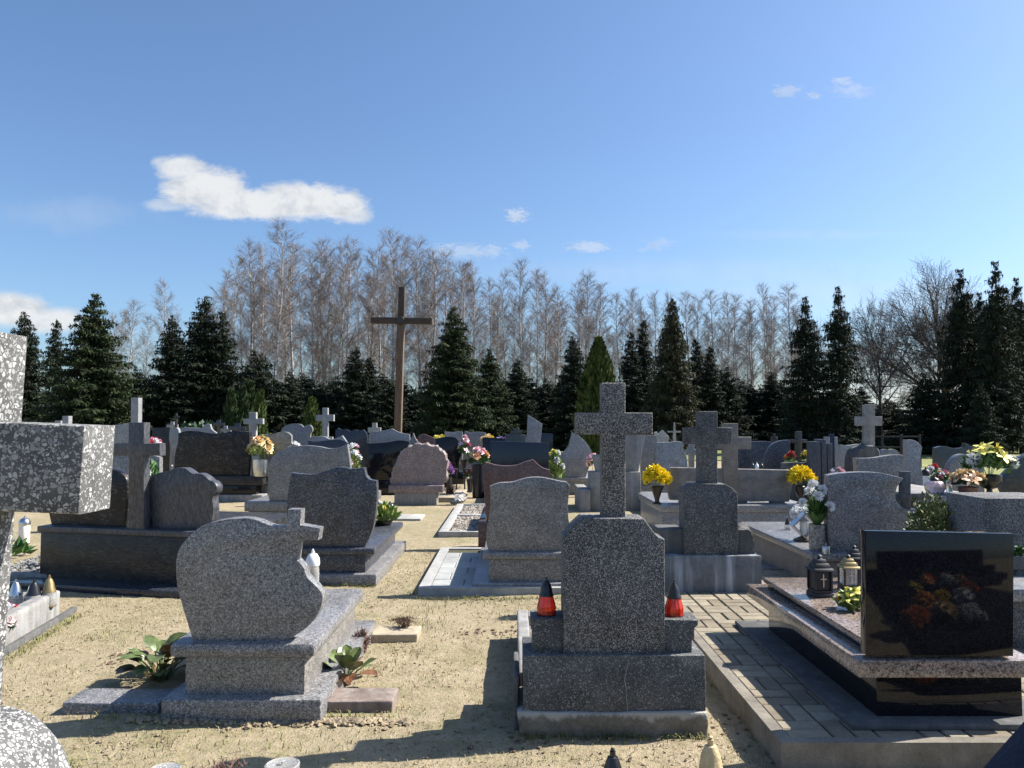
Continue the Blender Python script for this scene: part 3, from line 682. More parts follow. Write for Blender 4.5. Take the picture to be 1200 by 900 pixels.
# big dark stone, a brown reflection pattern painted into its colour
m = Mon('broad black headstone marbled with painted brown reflections, beside a silver vase of cream flowers', 248, 15.2)
m.rect('base_slab', 'conc', 190, 580, 307, 588, -.05, 2.3, .01, zb=-.02)
m.rect('body', 'black', 197, 568, 300, 581, .02, 2.0, .006)
m.rect('cap_slab', 'brownblack', 192, 558, 308, 568.5, -.04, 2.1, .01)
m.out('headstone', 'multi', [(204, 559, 1), (204, 545), (205, 532), (208, 520), (209, 507.5, 1), (219, 505), (230, 505), (245, 507.5), (252.5, 508), (266, 507), (272.5, 505.3), (282.5, 505), (292.5, 506.5, 1), (292, 520), (292.5, 532), (291, 559, 1)], .05, .14, .006)
FAR = [
 ('small pale leaf-shaped headstone peeping out left of the broad marbled one', 'lightgrey', 17.2, [(203, 531, 1), (199, 520), (198, 510), (200, 503.5), (209, 503), (211, 531, 1)]),
 ('dark brown headstone behind the pink-red bouquet, right of the double tomb cross', 'brownblack', 19, [(178, 530, 1), (178, 501.5, 1), (199, 501, 1), (199, 530, 1)]),
 ('low pale headstone with a stepped peak showing above the broad marbled stone', 'lightgrey', 21, [(211, 520, 1), (211, 503), (222, 501), (236, 502, 1), (240, 497, 1), (246, 497, 1), (248, 503), (253, 507, 1), (253, 520, 1)]),
 ('grey headstone in vertical panels behind the double tomb cross', 'lightgrey', 16, [(134, 523, 1), (134, 498, 1), (143, 497.5, 1), (144, 496.5, 1), (154, 497, 1), (154, 523, 1)]),
 ('plain grey granite headstone seen between the arms of the double tomb cross', 'grey', 11.2, [(126, 570, 1), (127, 535), (140, 532.5), (160, 532), (180, 534), (187, 536, 1), (187, 570, 1)]),
 ('dark wavy headstone overlapped by a grey one, behind the large waving grey headstone', 'bluedark', 14.6, [(361, 540, 1), (361, 516, 1), (370, 517.5), (382, 516), (396, 515), (404, 517), (407, 519.5, 1), (407, 540, 1)]),
 ('low grey headstone with a dipped top behind the dark wavy one', 'lightgrey', 16.4, [(362, 530, 1), (362, 514), (370, 511.5), (380, 511.5), (386, 514.5), (393, 514), (401, 510.5, 1), (407, 519, 1), (407, 530, 1)]),
 ('grey headstone with a rounded right shoulder, right of the cream flowers', 'greywarm', 15.6, [(304, 530, 1), (304, 509, 1), (312, 509.5), (319, 509), (325, 507), (331, 506), (336, 506.5), (340, 509), (341.5, 513), (341, 530, 1)]),
 ('grey double-lobed headstone with a small round lobe at its right', 'grey', 18.4, [(329, 525, 1), (329, 506), (332.5, 500.5), (340, 497), (351, 497), (356, 500.7, 1), (358, 499), (362.5, 498), (365.6, 500.5), (366, 505), (363.5, 510), (365, 525, 1)]),
 ('dark blue headstone with a jagged top left of the black polished one', 'bluedark', 19.5, [(393, 530, 1), (393, 505, 1), (396, 501.5, 1), (400, 503.5), (406, 503.5), (411, 505.5), (416, 503.5), (420, 504.5), (426, 503.5, 1), (430, 510), (429, 530, 1)]),
 ('black polished headstone with a rising right side, left of the rough pink stone', 'black', 16.6, [(433, 566, 1), (429, 550), (428.5, 540), (429.5, 519.5, 1), (440, 519.5), (455, 518), (468, 516), (479, 517.5, 1), (481, 540), (478, 566, 1)]),
 ('long grey headstone with a low central peak behind the black polished one', 'lightgrey', 21, [(433, 525, 1), (433, 508), (444, 505.5), (452, 504), (459, 502.3), (464, 505), (471, 507.5), (480, 509, 1), (481, 525, 1)]),
 ('grey headstone with a sharp concave horn above the rough pink stone', 'grey', 19, [(478, 525, 1), (480, 517), (483, 511), (484.5, 507.5, 1), (487, 514), (491, 519), (496, 521, 1), (497, 525, 1)]),
 ('low grey headstone with a reddish panel beyond the rough pink stone', 'brown', 22, [(489, 520, 1), (490, 511), (496, 508.5), (503, 511), (510, 514, 1), (510, 520, 1)]),
 ('black polished headstone with a rounded right end, right of the rough pink stone', 'black', 19.5, [(510, 540, 1), (510, 514, 1), (520, 512), (530, 512), (535, 514), (538, 519), (540, 525), (541, 532), (538, 540, 1)]),
 ('left of two pale grey headstones close together near the pink flowers', 'lightgrey', 24, [(521, 518, 1), (521, 506, 1), (531, 506.5), (536, 505.5), (542, 506.5, 1), (542, 518, 1)]),
 ('right of two pale grey headstones close together near the pink flowers', 'grey', 23.6, [(543, 530, 1), (544, 507), (550, 506.5), (560, 506), (569, 506.8, 1), (569, 530, 1)]),
 ('big navy polished headstone with a straight top behind the red-brown one', 'navy', 14.8, [(575, 550, 1), (575, 516.7, 1), (643.5, 519, 1), (643, 550, 1)]),
 ('plain black headstone overlapping the left end of the big navy one', 'black', 17.6, [(565.5, 545, 1), (565.5, 512.5, 1), (592, 513.5, 1), (592, 545, 1)]),
 ('tall slanting grey stele with a slicing top, above the big navy headstone', 'lightgrey', 18.5, [(615.5, 520, 1), (617.5, 508, 1), (618.5, 486, 1), (635.5, 496.5, 1), (634.5, 506), (633, 520, 1)]),
 ('dark headstone right of the tall slanting stele', 'navy', 21.5, [(632, 520, 1), (634, 507.5, 1), (648, 508.5, 1), (648, 520, 1)]),
 ('grey slanted headstone on a dark ledge, right behind the concrete stele', 'greywarm', 15.4, [(751, 544, 1), (754, 510, 1), (770, 510.5, 1), (771, 544, 1)]),
 ('small cream house-shaped headstone with a gabled top', 'conclight', 19.5, [(768, 525, 1), (767, 506.5, 1), (770, 506, 1), (771, 509, 1), (776.5, 504, 1), (784, 511.5, 1), (782, 525, 1)]),
 ('light grey headstone with a nicked right side beside the yellow chrysanthemums', 'lightgrey', 12.6, [(770, 562, 1), (770, 518.5, 1), (787, 518), (795, 517), (802, 519, 1), (800.5, 526), (804, 533), (806, 545), (806, 562, 1)]),
 ('dark blue flecked headstone with a straight top behind the sandstone panel', 'darkgrey', 14.6, [(860, 560, 1), (862, 518, 1), (881, 517.5), (900, 517), (905, 519, 1), (907, 560, 1)]),
 ('dark quarter-round headstone behind the right end of the sandstone panel', 'darkgrey', 13.4, [(895, 560, 1), (895.5, 540), (897, 534), (900, 527), (904, 522), (910, 518), (918, 516), (926, 515.5, 1), (927, 560, 1)]),
 ('grey headstone with a wavy top left of the tall rock-based cross', 'lightgrey', 14.6, [(984, 552, 1), (984.5, 521, 1), (994, 522), (1005, 520.5), (1012, 521, 1), (1012, 552, 1)]),
 ('low grey headstone with a humped top right of the rock-based cross', 'grey', 14.2, [(1030, 545, 1), (1034, 528), (1043, 527), (1049, 527), (1054, 531.5), (1058, 536, 1), (1058, 545, 1)]),
 ('long grey headstone rising gently to the right, above the one with the cross bite', 'greywarm', 10, [(1006, 575, 1), (1003, 536.5, 1), (1012, 537), (1024, 536.5), (1036, 534.5), (1048, 533), (1063, 533.5, 1), (1062, 575, 1)]),
 ('narrow tall pale stele with a curved top, right of the long rising headstone', 'lightgrey', 8.5, [(1064, 580, 1), (1063.5, 515, 1), (1070.5, 515.7), (1076, 518.6), (1081, 524, 1), (1079, 537), (1080, 550), (1082, 562), (1082, 580, 1)]),
 ('grey round-topped headstone with a small cross arm, behind the yellow lilies', 'grey', 10.4, [(1112, 575, 1), (1111.5, 551), (1115, 541), (1122, 534), (1130, 532), (1139, 534), (1145, 537, 1), (1146, 530, 1), (1152.5, 530, 1), (1154, 575, 1)]),
 ('dark green headstone with a wavy top and raised right wing, far right by the meadow', 'teal', 14.5, [(1096, 548, 1), (1096, 525, 1), (1103, 523), (1110, 523.5), (1116, 525), (1124, 525.3), (1131, 524, 1), (1131, 519, 1), (1135, 521), (1139, 523), (1146, 524, 1), (1146, 548, 1)]),
]
for L in FAR: far(*L)
# crosses of the far rows
def stonecross(label, mat, D, cr, base=None, t=.12, name='stone_cross', basemat=None, yaw=0.0):
    m = Mon(label, (cr[0] + cr[1]) / 2, D, yaw, name, 'cross')
    pl = m.out('cross', mat, crosspts(*cr), 0, t, .006)
    zb = min(p.y for p in pl); u0 = m.uz(cr[0], 520).x; u1 = m.uz(cr[1], 520).x; w = (u1 - u0)
    bm_ = basemat or mat
    if base:
        x0, y0, x1 = base
        m.rect('pedestal', bm_, x0, y0, x1, y0 + 10, -.06, .34, .01, zb=-.02, taper=.0)
    else:
        m.bx('pedestal', bm_, u0 - w * .7, u1 + w * .7, -.06, t + .08, -.02, max(.2, zb + .02))
    return m
stonecross('pale stone cross above the cream flowers, left of the yellow-green thuja bush', 'concpale', 18.5, (291.5, 300, 483, 516, 285, 308, 490.5, 497))
stonecross('leaning pale stone cross beside the small round thuja', 'concpale', 19.5, (377.5, 384, 478, 513, 370, 391, 486, 493.5))
stonecross('small blocky concrete cross left of the wooden cross', 'concpale', 26, (436, 441.5, 495.5, 510, 431, 446, 501, 507))
stonecross('squat stone cross on a grey block, above the big navy headstone', 'teal', 21.5, (601, 608, 502, 512, 598, 611, 505.5, 509.5), (592, 509.5, 616))
stonecross('small stone cross showing between the two larger crosses, above the sandstone panel', 'lightgrey', 15.2, (808, 814, 519, 552, 804, 819.5, 526.5, 532))
stonecross('dark blue cross between red and yellow flowers, behind the sandstone panel', 'teal', 14, (934, 940, 505.5, 545, 928, 946, 515, 519))
stonecross('tall grey stone cross standing on a rough rock, right of the dark columns', 'conc', 12.2, (1014, 1025.5, 474, 527, 1005, 1034, 488, 499), (1001, 540, 1036), basemat='concdark').out('rock', 'concdark', [(1000, 556, 1), (1000.5, 540), (1003, 530), (1008, 524), (1016, 521), (1024, 521.5), (1031, 525), (1034, 534), (1035, 556, 1)], -.1, .42, .01, rough=.05)
m = Mon('slender white cross with a pointed top, beside the house-shaped headstone', 791, 20, name='stone_cross', cat='cross')
m.out('cross', 'concpale', [(788.5, 522, 1), (789.2, 507, 1), (782.5, 506.8, 1), (782.5, 505, 1), (789.4, 505, 1), (790, 495, 1), (791, 495, 1), (791.8, 505, 1), (798, 505, 1), (798, 507, 1), (792, 507, 1), (792.5, 522, 1)], 0, .06, .002)
m.bx('pedestal', 'conc', -.18, .18, -.05, .2, -.02, zat(521, 20))
m = Mon('tall grey pillar with a bright sunlit side, behind the double tomb cross', 159, 15.4, name='stone_pillar', cat='pillar', yaw=-12)
m.out('shaft', 'lightgrey', [(153, 520, 1), (153.5, 466, 1), (162, 466, 1), (161.5, 520, 1)], 0, .12, .004, zb=.35)
m.bx('pedestal', 'lightgrey', -.25, .25, -.1, .4, -.02, .36)
for i, (x0, x1, yt, D, lb) in enumerate(((64, 71, 493, 24, 'lower of two square pillar tops above the near terrazzo arm'), (72.5, 80, 487.5, 23, 'taller of two square pillar tops above the near terrazzo arm'))):
    m = Mon(lb, (x0 + x1) / 2, D, name='stone_pillar', cat='pillar')
    m.rect('shaft', 'lightgrey', x0, yt, x1, 520, 0, .2, .006, zb=.3); m.bx('pedestal', 'lightgrey', -.3, .3, -.1, .3, -.02, .3)
for x, yt, w_, D, mt, lb in ((206, 484, 2, 24, 'blackmetal', 'thin black metal cross left of the broad marbled headstone'), (201.5, 494, 4, 25, 'lightgrey', 'small grey cross left of the thin black metal cross'), (256, 492, 4, 24, 'bluedark', 'dark twin-armed cross above the broad marbled headstone'), (264, 499, 4, 25, 'lightgrey', 'little pale cross above the middle of the broad marbled headstone'), (278, 496, 6, 24, 'bluedark', 'dark squat cross above the right end of the broad marbled headstone'), (908, 508, 2, 17, 'blackmetal', 'thin black metal cross above the dark quarter-round headstone')):
    stonecross(lb, mt, D, (x - w_ / 2, x + w_ / 2, yt, 512, x - w_ * 1.6, x + w_ * 1.6, yt + 3.5, yt + 3.5 + w_ * .8), t=.08)
# columns of the dark fin monument
m = Mon('three tall dark grey stone fins, right of the yellow flowers by the sandstone panel', 963, 12)
for x0, x1, yt in ((950, 962, 517.5), (963, 969, 515), (970, 975.8, 519.5)): m.rect('fin', 'slate', x0, yt, x1, 575, 0, .16 if x0 < 960 else .3, .004, zb=.2)
m.bx('plinth', 'slate', -.25, .25, -.08, .45, -.02, .2)
m = Mon('black slab between two pale uprights behind the dark stone fins', 975, 15.5)
m.rect('upright', 'lightgrey', 968.5, 512, 973, 545, 0, .14, .004, zb=.2); m.rect('slab', 'navy', 973.2, 508.5, 978, 545, .02, .1, .003, zb=.2); m.rect('upright', 'lightgrey', 978.2, 512, 982, 545, 0, .14, .004, zb=.2)
m.bx('plinth', 'conc', -.2, .2, -.08, .45, -.02, .2)
far('low greenish stone with a slightly dished top under the dark blue cross', 'concdark', 12.2, [(917, 575, 1), (917.5, 542.5, 1), (930, 542), (940, 542.5), (950, 541), (955, 539.5, 1), (955, 575, 1)])
# right edge: high concrete tomb and round stone
m = Mon('high concrete tomb with a projecting top slab carrying flower pots, at the right edge', 1122, 7.0)
m.rect('body', 'concdark', 1096, 590, 1170, 640, .12, 1.5, .008, zb=-.02)
m.rect('top_slab', 'conc', 1084, 582, 1164, 590, 0, 1.7, .008)
m.rect('under_slab', 'conc', 1100, 590, 1150, 595, .06, 1.6, .004)
m = Mon('dark terrazzo block behind the black polished headstone at the right edge', 1195, 5.6)
m.rect('block', 'terrazzo', 1156, 584, 1250, 690, 0, .5, .008, zb=-.02)
m.rect('buttress', 'terrazzo2', 1148, 590, 1156, 690, .1, .3, .006, zb=-.02)
far('grey-green rounded headstone cut by the right edge of the frame', 'teal', 7.6, [(1184, 585, 1), (1178, 576), (1175.5, 567), (1178, 559), (1188, 548), (1200, 536), (1220, 528), (1245, 535), (1255, 585, 1)], zb=.8)
m = Mon('low pale-topped grave slab at the right edge, behind the black polished headstone', 1240, 4.9)
m.bx('body', 'terrazzo', -.35, .6, .05, 1.5, -.02, .42); m.bx('cap_slab', 'lightgrey', -.4, .65, 0, 1.6, .42, .50)
m = Mon('narrow grey ledge with a green ornament, at the right edge above the pale-topped slab', 1215, 5.3)
m.rect('shelf', 'concdark', 1184, 652, 1240, 668, 0, .2, .006); m.rect('support', 'terrazzo', 1192, 668, 1236, 700, .03, .15, .004, zb=-.02)
# low bits among the middle rows
def flat(label, mat, x0, y0, x1, y1, h, name='stone_slab', cat='slab'):
    p, q = G((x0 + x1) / 2, y1), G((x0 + x1) / 2, y0)
    a = G(x0, y1).x; b = G(x1, y1).x
    o = boxobj(name, M[mat], None, -(b - a) / 2, (b - a) / 2, 0, q.y - p.y, -.03, h, .008); o.location = ((a + b) / 2, p.y, 0); tag(o, label, cat); return o
flat('thin pale slab half sunk in the sand left of the pebble frames', 'conclight', 458, 604.5, 493, 610, .03)
flat('sandy slab with a small reddish shrub, right of the rough pink stone', 'tan', 511, 577, 540, 588, .08)
flat('dark little post-like slab at the end of the pebble frames', 'navy', 562, 612, 569, 628, .24)
flat('cream low slab behind the double tomb, right of its cross arm', 'conclight', 188, 546, 207, 556, .25)
flat('grey ledge below the two close pale headstones', 'concdark', 541, 534, 560, 543, .3)

# ================================================================== WOODEN CROSS
wc = Mon('tall brown wooden cross rising above the graves in front of the birches', 465, 27, name='wooden_cross', cat='cross')
D0 = 27
zt = zat(336.5, D0); za = zat(376, D0)
hw = .125
boxobj('post', M['wood'], wc.root, -hw, hw, -.11, .11, -.1, za - .1, .015)
boxobj('upper_post', M['wooddark'], wc.root, -hw * .9, hw * .9, -.1, .1, za + .1, zt, .015)
boxobj('crossbeam', M['wooddark'], wc.root, -1.07, 1.12, -.13, .13, za - .105, za + .105, .015)
mb = MB(); mb.lathe([(.17, -.08), (.19, 0), (.17, .08)], 12); o = mb.obj('boss', M['darkmetal'], wc.root); o.location = (0, -.14, za); o.rotation_euler = (R(90), 0, 0); o.scale = (.8, .8, .4)
wc.root.rotation_euler = (0, R(1.3), R(-4))

# ================================================================== FLOWERS AND LANTERNS
BL = {}
def bloom(kind, colour):
    k = (kind, colour)
    if k in BL: return BL[k]
    mb = MB(); r_ = random.Random(hash(k) % 1000 if False else len(BL) + 3)
    def petal(base, dirn, side, L, W, curl, n=3):
        up = dirn.cross(side).normalized()
        prev = None
        for i in range(n + 1):
            t = i / n; w = W * math.sin(math.pi * (.12 + .8 * t)) ; c = base + dirn * (L * t) + up * (curl * t * t)
            row = (c - side * w, c + side * w)
            if prev: mb.quad(prev[0], prev[1], row[1], row[0])
            prev = row
    if kind == 'mum':
        for i in range(130):
            z = r_.uniform(-.35, 1); a = r_.uniform(0, 6.283); s = math.sqrt(max(0, 1 - z * z))
            d = Vector((s * math.cos(a), s * math.sin(a), z)); sd = d.cross(Vector((r_.uniform(-1, 1), r_.uniform(-1, 1), .3))).normalized()
            petal(d * .35, d, sd, .65 * r_.uniform(.8, 1.1), .13, r_.uniform(-.1, .25), 2)
    elif kind == 'rose':
        for ring, (n, tilt, L) in enumerate(((3, 1.35, .7), (5, 1.05, .85), (7, .7, 1.0), (7, .3, 1.0))):
            for i in range(n):
                a = 6.283 * i / n + ring * .5 + r_.uniform(-.15, .15)
                d = Vector((math.cos(a) * math.cos(tilt), math.sin(a) * math.cos(tilt), math.sin(tilt))); sd = Vector((-math.sin(a), math.cos(a), 0))
                petal(Vector((0, 0, -.1)) + d * .1, d, sd, L, .48 if ring else .3, .25 * (1 if ring < 2 else -.6))
    elif kind == 'lily':
        for i in range(6):
            a = 6.283 * i / 6 + r_.uniform(-.1, .1); tilt = .65 if i % 2 else .45
            d = Vector((math.cos(a) * math.cos(tilt), math.sin(a) * math.cos(tilt), math.sin(tilt))); sd = Vector((-math.sin(a), math.cos(a), 0))
            petal(Vector((0, 0, 0)), d, sd, 1.15, .27, -.45, 4)
        for i in range(5):
            a = 6.283 * i / 5; mb.tube([Vector((0, 0, 0)), Vector((math.cos(a) * .15, math.sin(a) * .15, .7))], [.03, .03], 3)
    else:
        for i in range(40):
            c = Vector((r_.gauss(0, .4), r_.gauss(0, .4), r_.gauss(.1, .4))); a = r_.uniform(0, 6.283)
            d = Vector((math.cos(a), math.sin(a), r_.uniform(0, 1))).normalized(); sd = d.cross(Vector((0, 0, 1))).normalized()
            petal(c, d, sd, .4, .16, .1, 2)
    BL[k] = mb.mesh(colour + '_flower', M['f_' + colour], 60); return BL[k]
def foliage(mat, n, Rr, H, leaf, seed, z0=0.0, blade=False):
    mb = MB(); r_ = random.Random(seed)
    for i in range(n):
        a = r_.uniform(0, 6.283); q = r_.random() ** .6
        tip = Vector((math.cos(a) * Rr * q, math.sin(a) * Rr * q, z0 + H * (1 - .55 * q * q) * r_.uniform(.45, 1.0)))
        base = Vector((0, 0, z0)) + Vector((math.cos(a), math.sin(a), 0)) * (.12 * Rr)
        if blade:
            d = tip - base; sd = d.cross(Vector((0, 0, 1))).normalized() * leaf * .16
            mid = base + d * .55 + Vector((0, 0, H * .12))
            mb.quad(base - sd, base + sd, mid + sd * .8, mid - sd * .8); mb.tri(mid - sd * .8, mid + sd * .8, tip)
        else:
            d = (tip - base).normalized() + Vector((r_.uniform(-.7, .7), r_.uniform(-.7, .7), r_.uniform(-.5, .5)))
            d.normalize(); sd = d.cross(Vector((r_.uniform(-1, 1), r_.uniform(-1, 1), 1))).normalized()
            L = leaf * r_.uniform(.7, 1.3); c = tip - d * L * .5; k = d.cross(sd) * L * .12
            mb.quad(c, c + d * L * .45 - sd * L * .26 + k, c + d * L, c + d * L * .45 + sd * L * .26 + k)
    for i in range(max(3, n // 14)):
        a = r_.uniform(0, 6.283); q = r_.random() * .6
        mb.tube([Vector((0, 0, z0 - .05)), Vector((math.cos(a) * Rr * q, math.sin(a) * Rr * q, z0 + H * .8))], [.003, .002], 3, False)
    return mb
VASES = dict(vase=[(.6, 0), (.62, .04), (.3, .14), (.34, .3), (.7, .75), (1, 1), (.94, 1), (.7, .8)], pot=[(.72, 0), (.78, .1), (1, .92), (1.05, .93), (1.05, 1), (.9, 1), (.88, .85)],
             cup=[(.9, 0), (.95, .05), (1, .5), (1.0, 1), (.92, 1), (.9, .8)], basket=[(.7, 0), (.9, .4), (1.05, 1), (.95, 1), (.85, .7)], urn=[(.7, 0), (.72, .06), (.25, .12), (.22, .3), (.6, .4), (1, .7), (1, .95), (.8, 1), (.7, .9)])
SEED = [100]
def bouquet(label, loc, vase, vh, vr, vmat, blooms, size, Rr, H, leafmat='leaf', nleaf=90, leaf=.07, cat='flowers', name='flower_vase', flat_=False, blade=False, group=None):
    SEED[0] += 1; r_ = random.Random(SEED[0])
    t = thing(name, label, cat, loc, r_.uniform(0, 6), group)
    if vase:
        mb = MB(); mb.lathe([(r * vr, z * vh) for r, z in VASES[vase]], 18); mb.obj('vase' if vase in ('vase', 'urn') else 'pot', M[vmat], t)
    z0 = vh if vase else .0
    foliage(M[leafmat], nleaf, Rr, H, leaf, SEED[0], z0 * .95, blade).obj('foliage', M[leafmat], t, 0)
    n = len(blooms); k = 0
    for i, (kind, colour) in enumerate(blooms):
        q = math.sqrt((i + .5) / n); a = i * 2.4 + r_.uniform(-.3, .3)
        p = Vector((math.cos(a) * Rr * .85 * q, math.sin(a) * Rr * .85 * q, z0 + H * (1.0 - .6 * q * q) + r_.uniform(-.1, .1) * H * .4))
        o = bpy.data.objects.new('flower', bloom(kind, colour)); put(o, t)
        o.location = p; s = size * r_.uniform(.85, 1.15); o.scale = (s, s, s)
        d = Vector((math.cos(a) * q * 1.1, math.sin(a) * q * 1.1, 1)) + Vector((r_.uniform(-.3, .3), r_.uniform(-.3, .3), 0))
        o.rotation_euler = d.to_track_quat('Z', 'Y').to_euler()
    return t
def fl(*spec):
    out = []
    for kind, colour, n in spec: out += [(kind, colour)] * n
    random.Random(len(out)).shuffle(out); return out
# yellow chrysanthemums by the sandstone panel
def top_at(px, D, z): p = at(px, D, 590); return Vector((p.x, D, z))
zt1 = zat(592, 10.2)
bouquet('yellow chrysanthemum ball in a dark vase, left of the sandstone panel', top_at(770, 10.35, zt1), 'vase', .24, .10, 'darkmetal', fl(('mum', 'yellow', 12)), .095, .15, .2, nleaf=30)
bouquet('yellow chrysanthemum ball on a thin dark stand, right of the sandstone panel', top_at(938, 10.4, zt1), 'urn', .24, .07, 'darkmetal', fl(('mum', 'yellow', 11)), .095, .16, .2, nleaf=30)
bouquet('small orange flower between the feet of the sandstone panel', top_at(889, 10.75, zt1), 'pot', .05, .05, 'darkmetal', fl(('mum', 'orange', 3), ('mum', 'yellow', 1)), .05, .12, .06, nleaf=40)
# cream bouquet in the silver vase beside the marbled stone
zc = zat(558, 15.2)
bouquet('cream and peach bouquet in a big silver vase, right of the broad marbled headstone', top_at(304, 15.25, zc), 'cup', .32, .16, 'silver', fl(('rose', 'cream', 6), ('rose', 'peach', 4), ('lily', 'lemon', 4)), .095, .25, .44, 'leafpale', 150, .14)
bouquet('white roses behind the right shoulder of the grey headstone near the cream bouquet', at(345, 15.7) + Vector((0, 0, .28)), 'cup', .55, .1, 'silver', fl(('rose', 'white', 4), ('rose', 'cream', 2)), .1, .16, .25, nleaf=40)
bouquet('white rose bouquet over pink flowers, right of the large waving grey headstone', at(414, 14.0) + Vector((0, 0, .25)), 'cup', .35, .1, 'conclight', fl(('rose', 'white', 5), ('rose', 'pale_pink', 4)), .075, .14, .55, 'leafpale', 80, .1)
bouquet('yellow and cream low arrangement, below the white rose bouquet', at(419, 13.6) + Vector((0, 0, .30)), 'basket', .14, .14, 'tan', fl(('rose', 'cream', 4), ('mum', 'peach', 3)), .09, .24, .16, 'leafpale', 60)
bouquet('pink orchid sprays behind the black round-ended headstone', at(544, 18.6) + Vector((0, 0, .3)), 'vase', .35, .1, 'darkmetal', fl(('lily', 'pale_pink', 4), ('rose', 'pale_pink', 3), ('rose', 'pink', 1)), .075, .14, .55, nleaf=60, leaf=.12)
bouquet('cream and pink bouquet in a tall black vase, left of the big navy headstone', at(561, 16.0) + Vector((0, 0, .0)), 'cup', .68, .14, 'blackplastic', fl(('rose', 'pale_pink', 4), ('rose', 'cream', 4), ('rose', 'peach', 3)), .08, .22, .32, nleaf=130, leaf=.13)
bouquet('red and pink flowers in a wide dark pot standing on the sand', at(554, 17.4), 'pot', .26, .14, 'darkmetal', fl(('mum', 'pink', 5), ('mum', 'red', 3), ('rose', 'white', 2)), .06, .2, .24, nleaf=160, leaf=.10, cat='flower pot', name='flower_pot')
bouquet('purple flowers at the right side of the rough pink stone', at(525, 14.9) + Vector((0, 0, .3)), 'cup', .2, .08, 'darkmetal', fl(('mum', 'purple', 4)), .07, .08, .25, nleaf=30)
bouquet('red and pink flowers in the far graves, left of the black round-ended headstone', at(496, 23) + Vector((0, 0, .7)), 'basket', .12, .2, 'darkmetal', fl(('mum', 'red', 4), ('mum', 'pink', 4), ('mum', 'white', 3)), .08, .4, .2, nleaf=80, leaf=.12)
bouquet('tiny yellow flowers above the black round-ended headstone', at(516, 24) + Vector((0, 0, .8)), 'basket', .1, .1, 'darkmetal', fl(('mum', 'lemon', 3)), .13, .2, .2, nleaf=30)
bouquet('cream and yellow flowers on the far row, right of the two close pale headstones', at(572, 22.5) + Vector((0, 0, .8)), 'basket', .14, .2, 'tan', fl(('mum', 'cream', 6), ('mum', 'yellow', 2)), .08, .2, .22, nleaf=60)
bouquet('blue and lilac flowers on the far row, above the plain black headstone', at(587, 22.6) + Vector((0, 0, .8)), 'basket', .14, .2, 'tan', fl(('mum', 'blue', 3), ('mum', 'purple', 3), ('mum', 'white', 2)), .07, .22, .15, nleaf=60)
bouquet('red, pink and white bouquet beside the double tomb cross', at(179, 13.5) + Vector((0, 0, .94)), 'cup', .15, .1, 'darkmetal', fl(('mum', 'red', 4), ('mum', 'pink', 5), ('mum', 'white', 4)), .06, .17, .16, nleaf=50)
bouquet('pale pink rose at the right edge of the half-disc headstone', at(695, 16.2) + Vector((0, 0, .3)), 'cup', .25, .08, 'conclight', fl(('rose', 'pale_pink', 3), ('rose', 'pink', 1)), .11, .1, .3, nleaf=20)
bouquet('white flowers on a tall leafy plant left of the half-disc headstone', at(650, 15.8) + Vector((0, 0, .0)), 'pot', .25, .16, 'conclight', fl(('mum', 'white', 5), ('mum', 'lemon', 3)), .07, .2, .75, 'leafpale', 260, .13)
bouquet('red flowers in a yellow-green pot left of the dark blue cross', at(926, 12.6) + Vector((0, 0, .72)), 'pot', .2, .1, 'leafpale', fl(('mum', 'red', 4), ('mum', 'orange', 1)), .045, .075, .14, nleaf=60)
bouquet('yellow primroses right of the dark blue cross', at(945, 12.7) + Vector((0, 0, .8)), 'pot', .12, .1, 'darkmetal', fl(('mum', 'yellow', 5), ('mum', 'lemon', 3)), .04, .085, .14, nleaf=80)
bouquet('pale pink and white flowers beside the dark stone fins', at(980, 12.0) + Vector((0, 0, .35)), 'cup', .15, .1, 'conclight', fl(('rose', 'pale_pink', 5), ('rose', 'white', 2), ('mum', 'pink', 2)), .08, .15, .3, nleaf=40)
zh = zat(582, 7.0)
bouquet('yellow lilies and white blooms in a tall black vase on the high concrete tomb', top_at(1160, 7.3, zh - .02), 'urn', .2, .11, 'blackplastic', fl(('lily', 'lemon', 8), ('mum', 'white', 3)), .075, .22, .26, 'leaf', 170, .1)
bouquet('orange, yellow and cream flowers in a low brown bowl on the high concrete tomb', top_at(1135, 7.1, zh), 'basket', .08, .085, 'brown', fl(('mum', 'orange', 2), ('rose', 'cream', 4), ('lily', 'peach', 4)), .065, .15, .12, 'leafdark', 110, .07)
bouquet('pink and cream flowers behind the lilac glass lantern', at(1103, 8.6) + Vector((0, 0, .8)), 'pot', .08, .08, 'darkmetal', fl(('mum', 'cream', 4), ('mum', 'pink', 3), ('rose', 'white', 3)), .03, .12, .12, 'leaf', 240, .06)
bouquet('red and white flowers far right, behind the narrow tall stele', at(1092, 10.5) + Vector((0, 0, .7)), 'pot', .1, .08, 'darkmetal', fl(('mum', 'red', 2), ('mum', 'white', 3)), .05, .12, .16, 'leaf', 120, .08)
